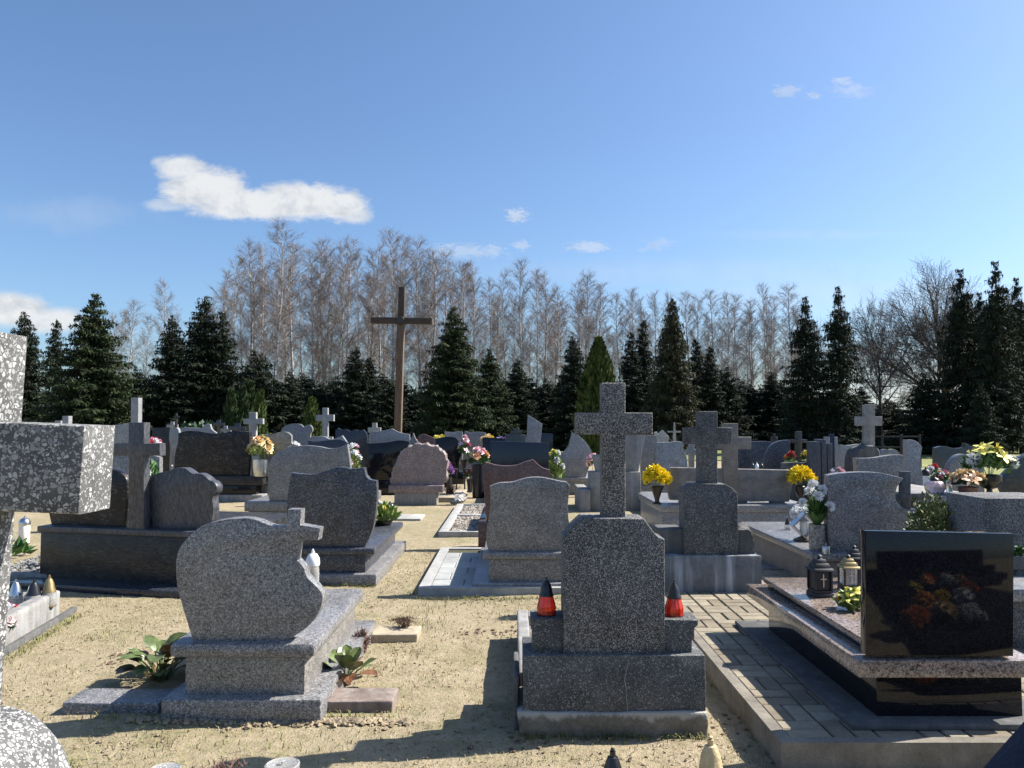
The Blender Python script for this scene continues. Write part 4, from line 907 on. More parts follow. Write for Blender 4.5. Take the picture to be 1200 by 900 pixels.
# white spring flowers in the ceramic pot
z5 = .425
bouquet('tall grassy plant with white blooms in a speckled ceramic pot, beside the diamond lantern', G(958, 645, z5), 'cup', .23, .072, 'greyceramic', fl(('mum', 'white', 7)), .05, .14, .36, 'leaf', 300, .09, blade=True, cat='potted plant', name='potted_plant')
bouquet('white flower spray lying above the diamond lantern', G(944, 634, z5) + Vector((.02, .16, .2)), None, 0, 0, None, fl(('mum', 'white', 5)), .05, .08, .08, 'leafdark', 20, .05)
bouquet('yellow-green artificial lilies lying on the polished tomb beside the black headstone', G(999, 714, .497), None, 0, 0, None, fl(('lily', 'lemon', 4), ('lily', 'orange', 1)), .055, .075, .10, 'leafpale', 70, .09, name='flower_bunch')
bouquet('pink and white flowers in the framed grave at the left edge', Vector((-3.74, 5.72, .1)), None, 0, 0, None, fl(('rose', 'pink', 5), ('rose', 'white', 2), ('mum', 'red', 2)), .05, .12, .09, 'leaf', 60, .07, name='flower_bunch')
bouquet('pink rose garland along the kerb of the framed grave at the left edge', Vector((-3.62, 5.45, .1)), None, 0, 0, None, fl(('rose', 'pale_pink', 5), ('rose', 'peach', 3)), .05, .12, .07, 'leafdark', 40, .07, name='flower_bunch')
bouquet('green ornamental leaves on the gravel left of the double tomb', at(14, 8.9), None, 0, 0, None, fl(('rose', 'white', 2)), .06, .25, .2, 'leaf', 70, .14, name='flower_bunch')
bouquet('green cone-shaped decoration behind the double tomb cross', at(174, 8.6) + Vector((0, 0, .72)), 'cup', .1, .08, 'darkmetal', fl(('mum', 'white', 2)), .05, .14, .3, 'leaf', 90, .12)
bouquet('green metallic leaves on the narrow ledge at the right edge', G(1196, 650, zat(652, 5.3)), None, 0, 0, None, fl(('lily', 'white', 1)), .03, .08, .05, 'leaf', 50, .07, name='flower_bunch')
bouquet('green and white primrose patch behind the dark speckled headstone', G(449, 618, .33) + Vector((-.02, .1, 0)), 'basket', .06, .11, 'darkmetal', fl(('mum', 'lemon', 2), ('mum', 'white', 2)), .045, .17, .2, 'leafpale', 170, .13, cat='potted plant', name='potted_plant')
# flowers on the grave just outside the frame, mirrored in the black polished headstone
rg = Mon('unseen low grave slab heaped with mums, widened and blackened to darken the black headstone reflection', 1400, 1.75, py=700)
rg.root.location = (3.15, 1.0, 0)
rg.bx('cap_slab', 'mirrordark', -.85, 1.9, -1.0, 2.05, -.02, .12)  # slab outside the frame, widened and blackened to hide sand in the reflection
MIR = (('orange mum', 2.36, 2.62, 'orange', 'mum', .0), ('cream rose', 2.72, 2.55, 'cream', 'rose', .02), ('white mum', 2.98, 2.66, 'white', 'mum', .0), ('orange lily', 2.62, 2.2, 'orange', 'lily', .1), ('yellow mum', 2.95, 2.05, 'yellow', 'mum', .06), ('white rose', 3.25, 2.15, 'white', 'rose', .1),
 ('low orange mum', 3.5, 1.95, 'orange', 'mum', .15), ('tall yellow lily', 2.8, 1.35, 'yellow', 'lily', .15), ('tall orange lily', 3.1, 1.2, 'orange', 'lily', .22), ('tall white mum', 3.5, 1.3, 'white', 'mum', .2), ('peach rose', 3.85, 1.15, 'peach', 'rose', .2), ('far orange mum', 3.4, .6, 'orange', 'mum', .2), ('far white lily', 3.9, .5, 'white', 'lily', .2))
for nm_, x_, y_, cl, k, vh in MIR:
    bouquet(nm_ + ' bouquet among the dim flowers mirrored in the black polished headstone', Vector((x_, y_, .121)), 'pot' if vh else None, vh, .09, 'darkmetal', fl((k, cl, 9)), .07, .16, .2, 'leafdark', 110, .11)
for k_, (xx_, yy_, h_) in enumerate(((4.2, -.78, .62), (5.5, -2.9, 1.3))):  # unseen black slabs, put in to darken what the headstone mirrors
    r2 = Mon(('nearer', 'farther')[k_] + ' of two unseen black slabs added behind the camera to darken the black headstone reflection', 1400, 1.75, py=700)
    r2.root.location = (xx_, yy_, 0); r2.bx('cap_slab', 'mirrordark', -1.9, 2.2, 0, .7 if k_ == 0 else 1.9, -.02, .25); r2.bx('headstone', 'mirrordark', -2.6, 2.6, -.2, -.02, -.02, h_)

# lanterns
LP = dict(
 red=dict(body=[(.95, 0), (1, .03), (.9, .10), (.97, .18), (.9, .28), (.72, .46), (.66, .53), (.66, .55)], cap=[(.76, .53), (.76, .57), (.64, .62), (.6, .74), (.46, .86), (.24, .95), (.2, 1), (.1, 1)]),
 tall=dict(body=[(.8, 0), (.9, .03), (.92, .6), (.85, .7), (.6, .72)], cap=[(.95, .70), (1, .74), (.95, .84), (.62, .93), (.25, .96), (.22, 1), (.05, 1)]),
 cone=dict(body=[(.85, 0), (.98, .05), (1, .38), (.88, .48), (.6, .5)], cap=[(.9, .47), (.88, .52), (.72, .62), (.6, .78), (.35, .92), (.2, .93), (.2, 1), (.05, 1)]),
 jar=dict(body=[(.9, 0), (1, .04), (1, .9), (.9, .95), (.9, .96)], cap=[(.95, .95), (.98, .96), (.98, .99), (.9, 1), (.84, .99)]),
 pumpkin=dict(body=[(.6, 0), (.8, .05), (1, .3), (1, .5), (.75, .72), (.4, .76)], cap=[(.5, .74), (.48, .8), (.4, .88), (.15, .94), (.05, 1)]))
def lantern(label, loc, kind, h, r, body='clearglass', cap='silver', candle=True, name='grave_lantern'):
    t = thing(name, label, 'lantern', loc)
    pr = LP[kind]
    rid = (12, .045) if kind in ('pumpkin', 'red') else None
    mb = MB(); mb.lathe([(a * r, b * h) for a, b in pr['body']], 48 if rid else 20, ridges=rid); mb.obj('glass', M[body], t, 50)
    mb = MB(); mb.lathe([(a * r, b * h) for a, b in pr['cap']], 20); cp = mb.obj('cap', M[cap], t, 40)
    mb = MB(); mb.lathe([(r * .97, -.004), (r, .0), (r * .98, h * .035), (r * .9, h * .036)], 20); mb.obj('base_rim', M[cap], t, 40)
    mb = MB(); mb.lathe([(.05 * r, h), (.14 * r, h + .004), (.14 * r, h + .010), (.02 * r, h + .014)], 10); mb.obj('knob', M[cap], cp, 40)
    return t
lantern('red glass lantern with a pointed black cap on the left ledge of the middle cross', a2.w(-.335, .13, a2.uz(641, 725, .05).y + .003), 'red', .178, .05, 'redglass', 'blackplastic')
lantern('red glass lantern with a rounded black cap on the right ledge of the middle cross', a2.w(.328, .14, a2.uz(795, 727, .05).y + .003), 'red', .17, .05, 'redglass', 'blackplastic')
lantern('tall glass lantern with a white speckled cap on the slab behind the rounded headstone', G(366, 702, .365), 'tall', .32, .047, 'clearglass', 'whiteplastic')
lantern('small clear lantern with a silver cap beside the speckled-cap one behind the rounded headstone', G(358, 700, .365), 'tall', .24, .02, 'clearglass', 'silver')
lantern('blue-capped glass lantern on the slab behind the dark speckled headstone', G(453, 610, .33) + Vector((0, .25, 0)), 'tall', .2, .06, 'clearglass', 'bluedark')
lantern('silver-capped lantern, leftmost of three on the framed grave at the left edge', G(18, 712, .10), 'cone', .21, .055, 'clearglass', 'silver')
lantern('black-capped lantern, middle of three on the framed grave at the left edge', G(39, 712, .10), 'cone', .21, .06, 'clearglass', 'blackplastic')
lantern('bronze-capped lantern, rightmost of three on the framed grave at the left edge', G(57, 710, .10), 'cone', .23, .055, 'clearglass', 'brass')
lantern('tall milky lantern on the gravel left of the dark double tomb', G(28, 637, 0), 'tall', .34, .07, 'wax', 'silver')
lantern('black-capped lantern top at the bottom edge in front of the middle cross', at(718, 3.05, 880) + Vector((0, 0, 0)), 'cone', .275, .058, 'clearglass', 'blackplastic')
lantern('gold cone-capped glass lantern at the bottom edge, right of the black-capped one', at(833, 3.1, 880), 'cone', .30, .065, 'clearglass', 'goldcap')
lantern('low clear glass jar lantern at the bottom edge, left of the dry heather tips', at(193, 2.9, 890), 'jar', .275, .06, 'clearglass', 'clearglass')
lantern('low clear glass jar lantern at the bottom edge, right of the dry heather tips', at(331, 2.93, 890), 'jar', .28, .065, 'clearglass', 'clearglass')
lantern('round lilac glass lantern with a dark cap on the high concrete tomb', top_at(1096, 7.3, zh), 'pumpkin', .16, .085, 'lilacglass', 'darkmetal')
lantern('slim dark-based lantern right of the lilac glass one', top_at(1113, 7.35, zh), 'tall', .13, .03, 'clearglass', 'silver')
lantern('white cylinder lantern with a black cap behind the narrow tall stele', at(1084, 9.0) + Vector((0, 0, .72)), 'tall', .3, .05, 'whiteplastic', 'blackmetal')
for i, (px, mt, lb) in enumerate(((881.5, 'bluedark', 'blue'), (886.5, 'whiteplastic', 'white'), (892, 'darkmetal', 'brown'))):
    lantern(lb + '-capped lantern in a row of three above the sandstone panel', at(px, 12.2) + Vector((0, 0, .60)), 'tall', zat(542.5, 12.2) - .60, .033, 'clearglass', mt)
lantern('dark-capped lantern at the foot of the granite tomb, nearest the streaked base block', G(903, 628, .2), 'cone', .16, .035, 'clearglass', 'darkmetal')
lantern('dark-capped lantern at the far end of the slab with the diamond lantern', G(923, 621, z5), 'cone', .12, .032, 'clearglass', 'darkmetal')
lantern('white lantern with a gold cap behind the black box lantern', G(972, 672, z5 - .2) + Vector((0, 0, 0)), 'cone', .26, .045, 'wax', 'brass')
lantern('squat silver lantern right of the grassy pot', G(968, 648, z5), 'tall', .07, .035, 'silver', 'silver')
# box lanterns on the polished tomb
def boxlantern(label, loc, w, h, frame, yaw=0.0, glass='blackmetal', roof=None):
    rf = roof or frame
    t = thing('box_lantern', label, 'lantern', loc, R(yaw))
    def b(n, m, *a, **k): return boxobj(n, M[m], t, *a, **k)
    s = w / 2
    b('base', frame, -s, s, -s, s, 0, h * .1, .004, taper=.004); b('base', frame, -s * .88, s * .88, -s * .88, s * .88, h * .1, h * .16, .003)
    for sx in (-1, 1):
        for sy in (-1, 1): b('corner_post', frame, sx * s * .8 - .006, sx * s * .8 + .006, sy * s * .8 - .006, sy * s * .8 + .006, h * .16, h * .62, .002)
    pn = b('pane', glass, -s * .74, s * .74, -s * .74, s * .74, h * .16, h * .62, .002)
    mb = MB(); k = s * .76
    mb.box(-.003, .003, -k - .004, -k, h * .24, h * .55); mb.box(-s * .3, s * .3, -k - .0045, -k + .001, h * .42, h * .445); mb.obj('cross_ornament', M['silver'], pn)
    b('roof', rf, -s * 1.05, s * 1.05, -s * 1.05, s * 1.05, h * .62, h * .69, .004, taper=.008)
    b('roof', rf, -s * .8, s * .8, -s * .8, s * .8, h * .69, h * .80, .004, taper=.01)
    b('roof', rf, -s * .55, s * .55, -s * .55, s * .55, h * .80, h * .89, .003, taper=.008)
    mb = MB(); mb.lathe([(.25 * s, h * .89), (.15 * s, h * .93), (.28 * s, h * .96), (.05 * s, h)], 10); mb.obj('finial', M[frame], t)
    return t
zs = PZ + .376
boxlantern('black box lantern with a tiered roof and a silver cross, on the polished tomb', G(961, 698, zs), .125, .25, 'blackmetal', 4)
boxlantern('brass-roofed box lantern with glass panes, on the polished tomb beside the black headstone', G(999, 693, zs) + Vector((0, .05, 0)), .11, .22, 'darkmetal', 0, 'clearglass', 'brass')
boxlantern('small black box lantern half hidden behind the brass-roofed one', G(1008, 686, zs) + Vector((.02, .12, 0)), .10, .24, 'blackmetal', 0)
# diamond lantern
t = thing('diamond_lantern', 'silver diamond-shaped lantern frame holding a white candle, beside the grassy pot', 'lantern', G(942, 634, z5))
t.scale = (1.35, 1.35, 1.35)
prism('frame', M['silver'], t, poly([(0, .02), (-.085, .105), (0, .19), (.085, .105)]), -.035, .035, .002).hide_render = False
bpy.data.objects.remove(t.children[0])
mb = MB()
for (a, b_) in (((0, .02), (-.09, .11)), ((-.09, .11), (0, .20)), ((0, .20), (.09, .11)), ((.09, .11), (0, .02))):
    A = Vector((a[0], 0, a[1])); B = Vector((b_[0], 0, b_[1])); c_ = Vector((0, 0, .11)); th = .15
    a2_, b2_ = A.lerp(c_, th), B.lerp(c_, th)
    y = Vector((0, .04, 0))
    for p, q, r_, s_ in ((A - y, B - y, b2_ - y, a2_ - y), (A + y, a2_ + y, b2_ + y, B + y), (A - y, A + y, B + y, B - y), (a2_ - y, b2_ - y, b2_ + y, a2_ + y)): mb.quad(p, q, r_, s_)
mb.obj('frame', M['silver'], t, 0)
mb = MB(); mb.lathe([(.07, 0), (.07, .012), (.03, .03), (.01, .04)], 20); mb.obj('foot', M['darkmetal'], t)
mb = MB(); mb.lathe([(.026, .045), (.026, .13), (.01, .132)], 14); mb.obj('candle', M['wax'], t)
# little metal stands near the pink flowers
t = thing('metal_stand', 'pair of thin black metal flower stands on the sand, left of the wide dark pot', 'stand', at(532, 17.0))
for dx in (-.10, .06, .24, .36):
    mb = MB(); mb.tube([Vector((dx, 0, 0)), Vector((dx, 0, .5))], [.018, .018], 6); mb.obj('leg', M['blackmetal'], t)
for a, b_ in ((-.12, .08), (.22, .38)): boxobj('tray', M['blackmetal'], t, a, b_, -.1, .1, .5, .53, .003)

# ------------------------------------------------------------------ plants
def leafmesh(mb, base, d, L, W, curl, cup):
    side = d.cross(Vector((0, 0, 1)))
    if side.length < .05: side = Vector((1, 0, 0))
    side.normalize(); up = side.cross(d).normalized()
    rows = []
    for i in range(8):
        t = i / 7; w = W * (math.sin(math.pi * min(1, .06 + t * .92)) ** .55) * (.75 + .35 * t)
        if i == 7: w *= .5
        c = base + d * (L * t) - up * (curl * L * t * t)
        rows.append([c + side * (w * s) + up * (cup * w * abs(s) ** 1.6) + up * (.05 * w * math.sin(9 * t + 5 * s)) for s in (-1, -.5, 0, .5, 1)])
    for i in range(7):
        for j in range(4): mb.quad(rows[i][j], rows[i][j + 1], rows[i + 1][j + 1], rows[i + 1][j])
def bergenia(label, loc, n, Rr, H, seed, reds):
    t = thing('bergenia_plant', label, 'plant', loc); r_ = random.Random(seed)
    for i in range(n):
        q = math.sqrt((i + .3) / n); a = i * 2.4 + r_.uniform(-.3, .3); e = R(78 - 66 * q + r_.uniform(-8, 8))
        d = Vector((math.cos(a) * math.cos(e), math.sin(a) * math.cos(e), math.sin(e)))
        st = Vector((math.cos(a), math.sin(a), 0)) * (.25 * Rr * q); en = st + Vector((d.x * Rr * .55, d.y * Rr * .55, .03 + (H * .5) * (1 - .75 * q * q)))
        L = r_.uniform(.095, .15); W = L * r_.uniform(.38, .5)
        mb = MB(); mb.tube([st, st.lerp(en, .6) + Vector((0, 0, .015)), en], [.006, .005, .004], 5, False)
        leafmesh(mb, en, (d + Vector((r_.uniform(-.3, .3), r_.uniform(-.3, .3), r_.uniform(-.2, .2)))).normalized(), L, W, r_.uniform(.1, .7), r_.uniform(.1, .5))
        mb.obj('leaf', M['leafred' if reds(a, q, r_) else 'leafgreen2'], t, 60)
    return t
bergenia('bronze-leaved bergenia plant left of the rounded headstone, partly in its shade', G(184, 800) + Vector((0, .05, 0)), 26, .17, .28, 5, lambda a, q, r_: r_.random() < (.5 if math.cos(a) < .2 and q > .4 else .15))
bergenia('green and reddish bergenia plant right of the rounded headstone, in full sun', G(402, 804) + Vector((0, .07, 0)), 18, .15, .15, 9, lambda a, q, r_: q > .55 and r_.random() < .5)
def heather(label, loc, n, Rr, H, seed, name='heather', mat='twigred', cat='plant'):
    mb = MB(); r_ = random.Random(seed)
    for i in range(n):
        a = r_.uniform(0, 6.283); q = r_.random()
        p0 = Vector((r_.uniform(-.3, .3) * Rr, r_.uniform(-.3, .3) * Rr, 0)); p2 = Vector((math.cos(a) * Rr * q, math.sin(a) * Rr * q, H * r_.uniform(.6, 1) * (1 - .4 * q)))
        pm = p0.lerp(p2, .5) + Vector((0, 0, .03))
        mb.tube([p0, pm, p2], [.004, .003, .002], 3, False)
        for k in range(7):
            b = pm.lerp(p2, r_.random()); d = Vector((r_.uniform(-1, 1), r_.uniform(-1, 1), r_.uniform(0, 1.3))) * .022
            s_ = d.cross(Vector((0, 0, 1))).normalized() * .003; mb.tri(b - s_, b + s_, b + d)
    o = mb.obj(name, M[mat], None, 0); o.location = loc; tag(o, label, cat); return o
heather('dry reddish heather tuft beside the tan block, right of the rounded headstone', G(424, 764), 70, .10, .17, 3)
heather('dry heather tips at the bottom edge between two clear jar lanterns', at(258, 2.9, 890) + Vector((0, 0, .12)), 60, .16, .21, 4)
heather('small reddish-brown shrub on the sandy slab right of the rough pink stone', G(527, 583) + Vector((0, 0, .07)), 120, .26, .3, 5)
heather('crumpled dead leaves on the tan block', G(473, 745) + Vector((0, .05, .06)), 50, .13, .05, 6, 'dead_leaves', 'deadleaf', 'leaves')
# variegated box shrub
def shrub(label, loc, n, Rr, H, mat, leaf, seed, name='shrub', cat='shrub', group=None):
    t = thing(name, label, cat, loc, group=group); r_ = random.Random(seed); mb = MB(); tw = MB()
    for i in range(n):
        while True:
            p = Vector((r_.uniform(-1, 1), r_.uniform(-1, 1), r_.uniform(-1, 1)))
            if .35 < p.length < 1: break
        k = 1 + .3 * noise.noise(p * 2.2 + Vector((seed, 0, 0)))
        c = Vector((p.x * Rr * k, p.y * Rr * k, H * .52 + p.z * H * .5 * k))
        d = (p + Vector((r_.uniform(-.8, .8), r_.uniform(-.8, .8), r_.uniform(-.3, .9)))).normalized(); sd = d.cross(Vector((r_.uniform(-1, 1), r_.uniform(-1, 1), .5))).normalized()
        L = leaf * r_.uniform(.7, 1.3)
        mb.quad(c, c + d * L * .5 - sd * L * .3, c + d * L, c + d * L * .5 + sd * L * .3)
        if i % 25 == 0: tw.tube([Vector((0, 0, 0)), c * .5 + Vector((0, 0, .02)), c], [.006, .004, .002], 3, False)
    mb.obj('foliage', M[mat], t, 0); tw.obj('stems', M['sprucebark'], t, 0); return t
m_, nt, b_ = newmat('variegated_leaves'); v_ = objvec(nt, False)
nt.l.new(nt.ramp(nt.noise(v_, 60, 2, .6), [(.40, (.04, .07, .015)), (.56, (.10, .13, .03)), (.68, (.42, .40, .18))]), b_.inputs['Base Color']); b_.inputs['Roughness'].default_value = .5; M['varieg'] = m_
shrub('round yellow-variegated shrub behind the left corner of the black polished headstone', at(1097, 6.2, 620), 4200, .23, .92, 'varieg', .04, 2)
shrub('low wide yellow-green shrub right of the pale stone cross', at(318, 24), 900, .5, .9, 'thuja', .12, 3)
shrub('green leafy shrub left of the pale stone cross, before the dark spruces', at(232, 27), 1800, 1.2, 1.45, 'leafdark', .17, 4)

# ================================================================== STUFF ON THE GROUND
def scatter_ok(p): return True
def blades(name, label, cat, n, mat, spots, seed, hmin=.02, hmax=.06):
    mb = MB(); r_ = random.Random(seed)
    for i in range(n):
        p = spots(r_)
        a = r_.uniform(0, 6.283); h = r_.uniform(hmin, hmax); w = .0022 + .001 * r_.random()
        z = ground_h(p[0], p[1]) - .003
        b = Vector((p[0], p[1], z)); ln = Vector((math.cos(a), math.sin(a), 0)); sd = Vector((-math.sin(a), math.cos(a), 0)) * w
        m1 = b + ln * h * .3 + Vector((0, 0, h * .7)); tip = b + ln * h * r_.uniform(.5, 1.1) + Vector((0, 0, h * r_.uniform(.5, 1)))
        mb.quad(b - sd, b + sd, m1 + sd * .7, m1 - sd * .7); mb.tri(m1 - sd * .7, m1 + sd * .7, tip)
    o = mb.obj(name, M[mat], None, 0); tag(o, label, cat); o['kind'] = 'stuff'; return o
def clump_spots(cl, edges):
    def f(r_):
        if r_.random() < .55:
            c = cl[int(r_.random() * len(cl))]; return (c[0] + r_.gauss(0, c[2]), c[1] + r_.gauss(0, c[2]))
        e = edges[int(r_.random() * len(edges))]; t = r_.random()
        return (e[0] + (e[2] - e[0]) * t + r_.gauss(0, .03), e[1] + (e[3] - e[1]) * t - abs(r_.gauss(0, .035)))
    return f
def patchy(th):
    def f(r_):
        while True:
            x, y = r_.uniform(-3.8, 1.2), 3.0 + 6.5 * r_.random() ** 1.3
            if noise.noise(Vector((x * 1.3, y * 1.3, 9))) + .5 * noise.noise(Vector((x * 4, y * 4, 2))) > th - r_.random() * .45: return (x, y)
    return f
r0 = random.Random(21)
clumps = [(r0.uniform(-3.4, 1.1), r0.uniform(3.0, 8.5), r0.uniform(.04, .16)) for _ in range(46)]
def px_edge(x0, y0, x1, y1): a = G(x0, y0); b = G(x1, y1); return (a.x, a.y, b.x, b.y)
edges = [px_edge(100, 840, 460, 836), px_edge(605, 862, 830, 862), px_edge(320, 686, 440, 686), px_edge(490, 700, 660, 700), px_edge(9, 686, 206, 690), px_edge(835, 790, 925, 895), px_edge(0, 778, 95, 720)]
blades('grass', 'sparse green grass blades on the sandy ground', 'grass', 5200, 'grass', clump_spots(clumps, edges), 1, .015, .05)
blades('dry_grass', 'dry straw-coloured grass scattered over the sand', 'grass', 16000, 'drygrass', patchy(.15), 2, .008, .028)
def lumps(name, label, cat, n, mat, spots, seed, s0, s1, zf=None, squash=.7):
    mb = MB(); r_ = random.Random(seed)
    base = [(1, 0, 0), (-1, 0, 0), (0, 1, 0), (0, -1, 0), (0, 0, 1), (0, 0, -1), (.6, .6, .5), (-.6, .6, .5), (.6, -.6, .5), (-.6, -.6, .5)]
    tris = [(0, 6, 8), (0, 2, 6), (2, 7, 6), (2, 1, 7), (1, 9, 7), (1, 3, 9), (3, 8, 9), (3, 0, 8), (6, 7, 4), (7, 9, 4), (9, 8, 4), (8, 6, 4), (0, 5, 2), (2, 5, 1), (1, 5, 3), (3, 5, 0)]
    for i in range(n):
        p = spots(r_); s = s0 + (s1 - s0) * r_.random() ** 2.2; z = zf if zf is not None else ground_h(p[0], p[1])
        k = len(mb.v); q = Matrix.Rotation(r_.uniform(0, 6.283), 3, 'Z')
        for b in base:
            v = q @ Vector((b[0] * s * r_.uniform(.6, 1.2), b[1] * s * r_.uniform(.6, 1.2), b[2] * s * squash * r_.uniform(.6, 1.2)))
            mb.v.append(Vector((p[0], p[1], z + s * .25)) + v)
        mb.f += [tuple(k + j for j in t_) for t_ in tris]
    o = mb.obj(name, M[mat], None, 40)
    if cat: tag(o, label, cat)
    o['kind'] = 'stuff'; return o
lumps('soil_clods', 'small sandy clods strewn over the ground', 'soil', 3200, 'clod', patchy(.3), 5, .003, .014)
ed2 = edges[0]
lumps('earth_ridge', 'crumbly earth heaped along the kerb of the rounded headstone', 'soil', 900, 'clod', lambda r_: (ed2[0] + .25 + (ed2[2] - ed2[0] - .15) * r_.random(), ed2[1] - .02 - abs(r_.gauss(0, .035))), 6, .006, .026)
def dl(r_):
    c = [(G(150, 770)), (G(578, 740)), (G(610, 870)), (G(870, 850)), (G(560, 700))][int(r_.random() * 5)]
    return (c.x + r_.gauss(0, .12), c.y + r_.gauss(0, .08))
lumps('leaf_litter', 'brown crumpled leaves scattered on the sand', 'leaves', 130, 'deadleaf', dl, 8, .01, .022, squash=.4)
gx0 = G(515, 627).x
lumps('pebbles', 'pale pebbles filling the concrete frames behind the red-brown headstone', 'gravel', 2600, 'gravelw', lambda r_: (gx0 + .14 + (wgb - .16) * r_.random(), 10.62 + 3.35 * r_.random()), 9, .018, .04, .03)
lumps('grey_gravel', 'grey gravel strip round the dark double tomb at the left', 'gravel', 4200, 'gravelg', lambda r_: (-5.4 + 2.5 * r_.random(), 7.4 + 1.9 * r_.random() ** 1.0), 10, .012, .024, .02)
lumps('stone_row', 'pale cobbles edging the plot right of the rough pink stone', 'gravel', 26, 'conclight', lambda r_: (G(537, 588).x + r_.uniform(-.1, .1), 14.6 + 1.6 * r_.random()), 11, .07, .11, .02)

# ================================================================== TREES
def copy_tree(root, loc, rz, sc, label, group=None):
    r = root.copy(); COL.objects.link(r); r.location = loc; r.rotation_euler = (0, 0, rz); r.scale = sc; r['label'] = label
    if group: r['group'] = group
    elif 'group' in r: del r['group']
    for ch in root.children:
        c = ch.copy(); COL.objects.link(c); c.parent = r
    return r
def spruce_proto(seed, H, Rb, mat, dens=1.0, gap=0.0, bare=.03, whl=.24, hang=1.0):
    r_ = random.Random(seed); mb = MB(); br = MB()
    z = H * bare
    while z < H * .985:
        f = z / H; L0 = Rb * (1 - f) ** .78 * (.6 + .4 * min(1, f * 8 + .35)) + .06
        n = max(3, int((11 if f < .85 else 6) * dens))
        ph = r_.uniform(0, 6.283)
        for k in range(n):
            if r_.random() < gap: continue
            a = ph + 6.283 * k / n + r_.uniform(-.35, .35); L = L0 * r_.choice((.6, .75, .9, 1.0, 1.08, 1.2)) * r_.uniform(.9, 1.05)
            dr = Vector((math.cos(a), math.sin(a), 0)); sd = Vector((-math.sin(a), math.cos(a), 0))
            zz = z + r_.uniform(-.26, .26); droop = r_.uniform(.3, .6) - .8 * f
            def bp(t): return dr * (L * t) + Vector((0, 0, zz - droop * L * t * (1 - .5 * t)))
            br.tube([bp(0), bp(.5), bp(.95)], [.02 + .01 * (1 - f), .012, .004], 3, False)
            m = max(3, int(L / .085))
            for i in range(m):
                t = (i + r_.random()) / m; c = bp(t)
                if t < .15 and r_.random() < .6: continue
                w = (1 - t * .7) * min(.55, L * .4) + .07
                for s_ in (-1, 1):
                    ln = w * r_.uniform(.5, 1.15)
                    d = (sd * s_ * r_.uniform(.5, 1) + dr * r_.uniform(.3, .9) + Vector((0, 0, r_.uniform(-1.0, .35)))).normalized()
                    q = 2 if ln > .26 else 1
                    for j in range(q):
                        p0 = c + d * (ln * j / q); p1 = c + d * (ln * (j + 1.25) / q)
                        nv = Vector((r_.uniform(-.9, .9), r_.uniform(-.9, .9), 1)).cross(d).normalized() * r_.uniform(.018, .04)
                        mb.quad(p0 - nv * .6, p0 + nv * .6, p0.lerp(p1, .6) + nv, p0.lerp(p1, .6) - nv)
                        mb.tri(p0.lerp(p1, .6) - nv, p0.lerp(p1, .6) + nv, p1)
                    for j in range(2):
                        dn = Vector((r_.uniform(-.35, .35), r_.uniform(-.35, .35), -1)).normalized() * r_.uniform(.06, .24) * hang
                        pm = c + d * ln * r_.random(); h = Vector((r_.uniform(-1, 1), r_.uniform(-1, 1), 0)).normalized() * r_.uniform(.012, .03)
                        mb.tri(pm - h, pm + h, pm + dn)
                up = Vector((r_.uniform(-.05, .05), r_.uniform(-.05, .05), r_.uniform(.05, .14))); h = dr * .03; mb.tri(c - h, c + h, c + up + dr * .06)
        z += whl * (1 - .35 * f) * r_.uniform(.75, 1.25)
    br.tube([Vector((0, 0, 0)), Vector((.02, .01, H * .5)), Vector((0, 0, H * .97)), Vector((0, 0, H))], [.015 * H + .02, .009 * H, .012, .005], 7, False)
    for i in range(3): mb.tri(Vector((-.03, 0, H * .93)), Vector((.03, 0, H * .95)), Vector((r_.uniform(-.05, .05), 0, H + .05)))
    t = thing('spruce_tree', 'spruce', 'tree')
    br.obj('trunk', M['sprucebark'], t); mb.obj('crown', M[mat], t, 0)
    return t
PROTO = dict(
 full=(spruce_proto(1, 8, 2.25, 'needle', 1.2), 8, 2.25), full2=(spruce_proto(2, 8, 1.75, 'needleblue', 1.05), 8, 1.75),
 slim=(spruce_proto(3, 8, 1.25, 'needleblue', .9), 8, 1.25), shaggy=(spruce_proto(4, 8, 1.55, 'needlebrown', 1.0, hang=1.6), 8, 1.55),
 open=(spruce_proto(5, 9, 1.9, 'needleblue', 1.0, .22, .1, .27, 1.3), 9, 1.9), low=(spruce_proto(6, 5, 1.9, 'needleblue', 1.1), 5, 1.9))
used = set()
def spruce(kind, px, ytop, D, wpx, label, group=None):
    p, H0, R0 = PROTO[kind]; H = zat(ytop, D); sx = (wpx / 2 * D / F) / R0 * (1.22 if kind != 'open' else 1.25); sz = H / H0
    loc = at(px, D, 480)
    if kind not in used:
        used.add(kind); p.location = loc; p.scale = (sx, sx, sz); p.rotation_euler = (0, 0, rnd.uniform(0, 6)); p['label'] = label
        if group: p['group'] = group
    else: copy_tree(p, loc, rnd.uniform(0, 6.28), (sx, sx, sz), label, group)
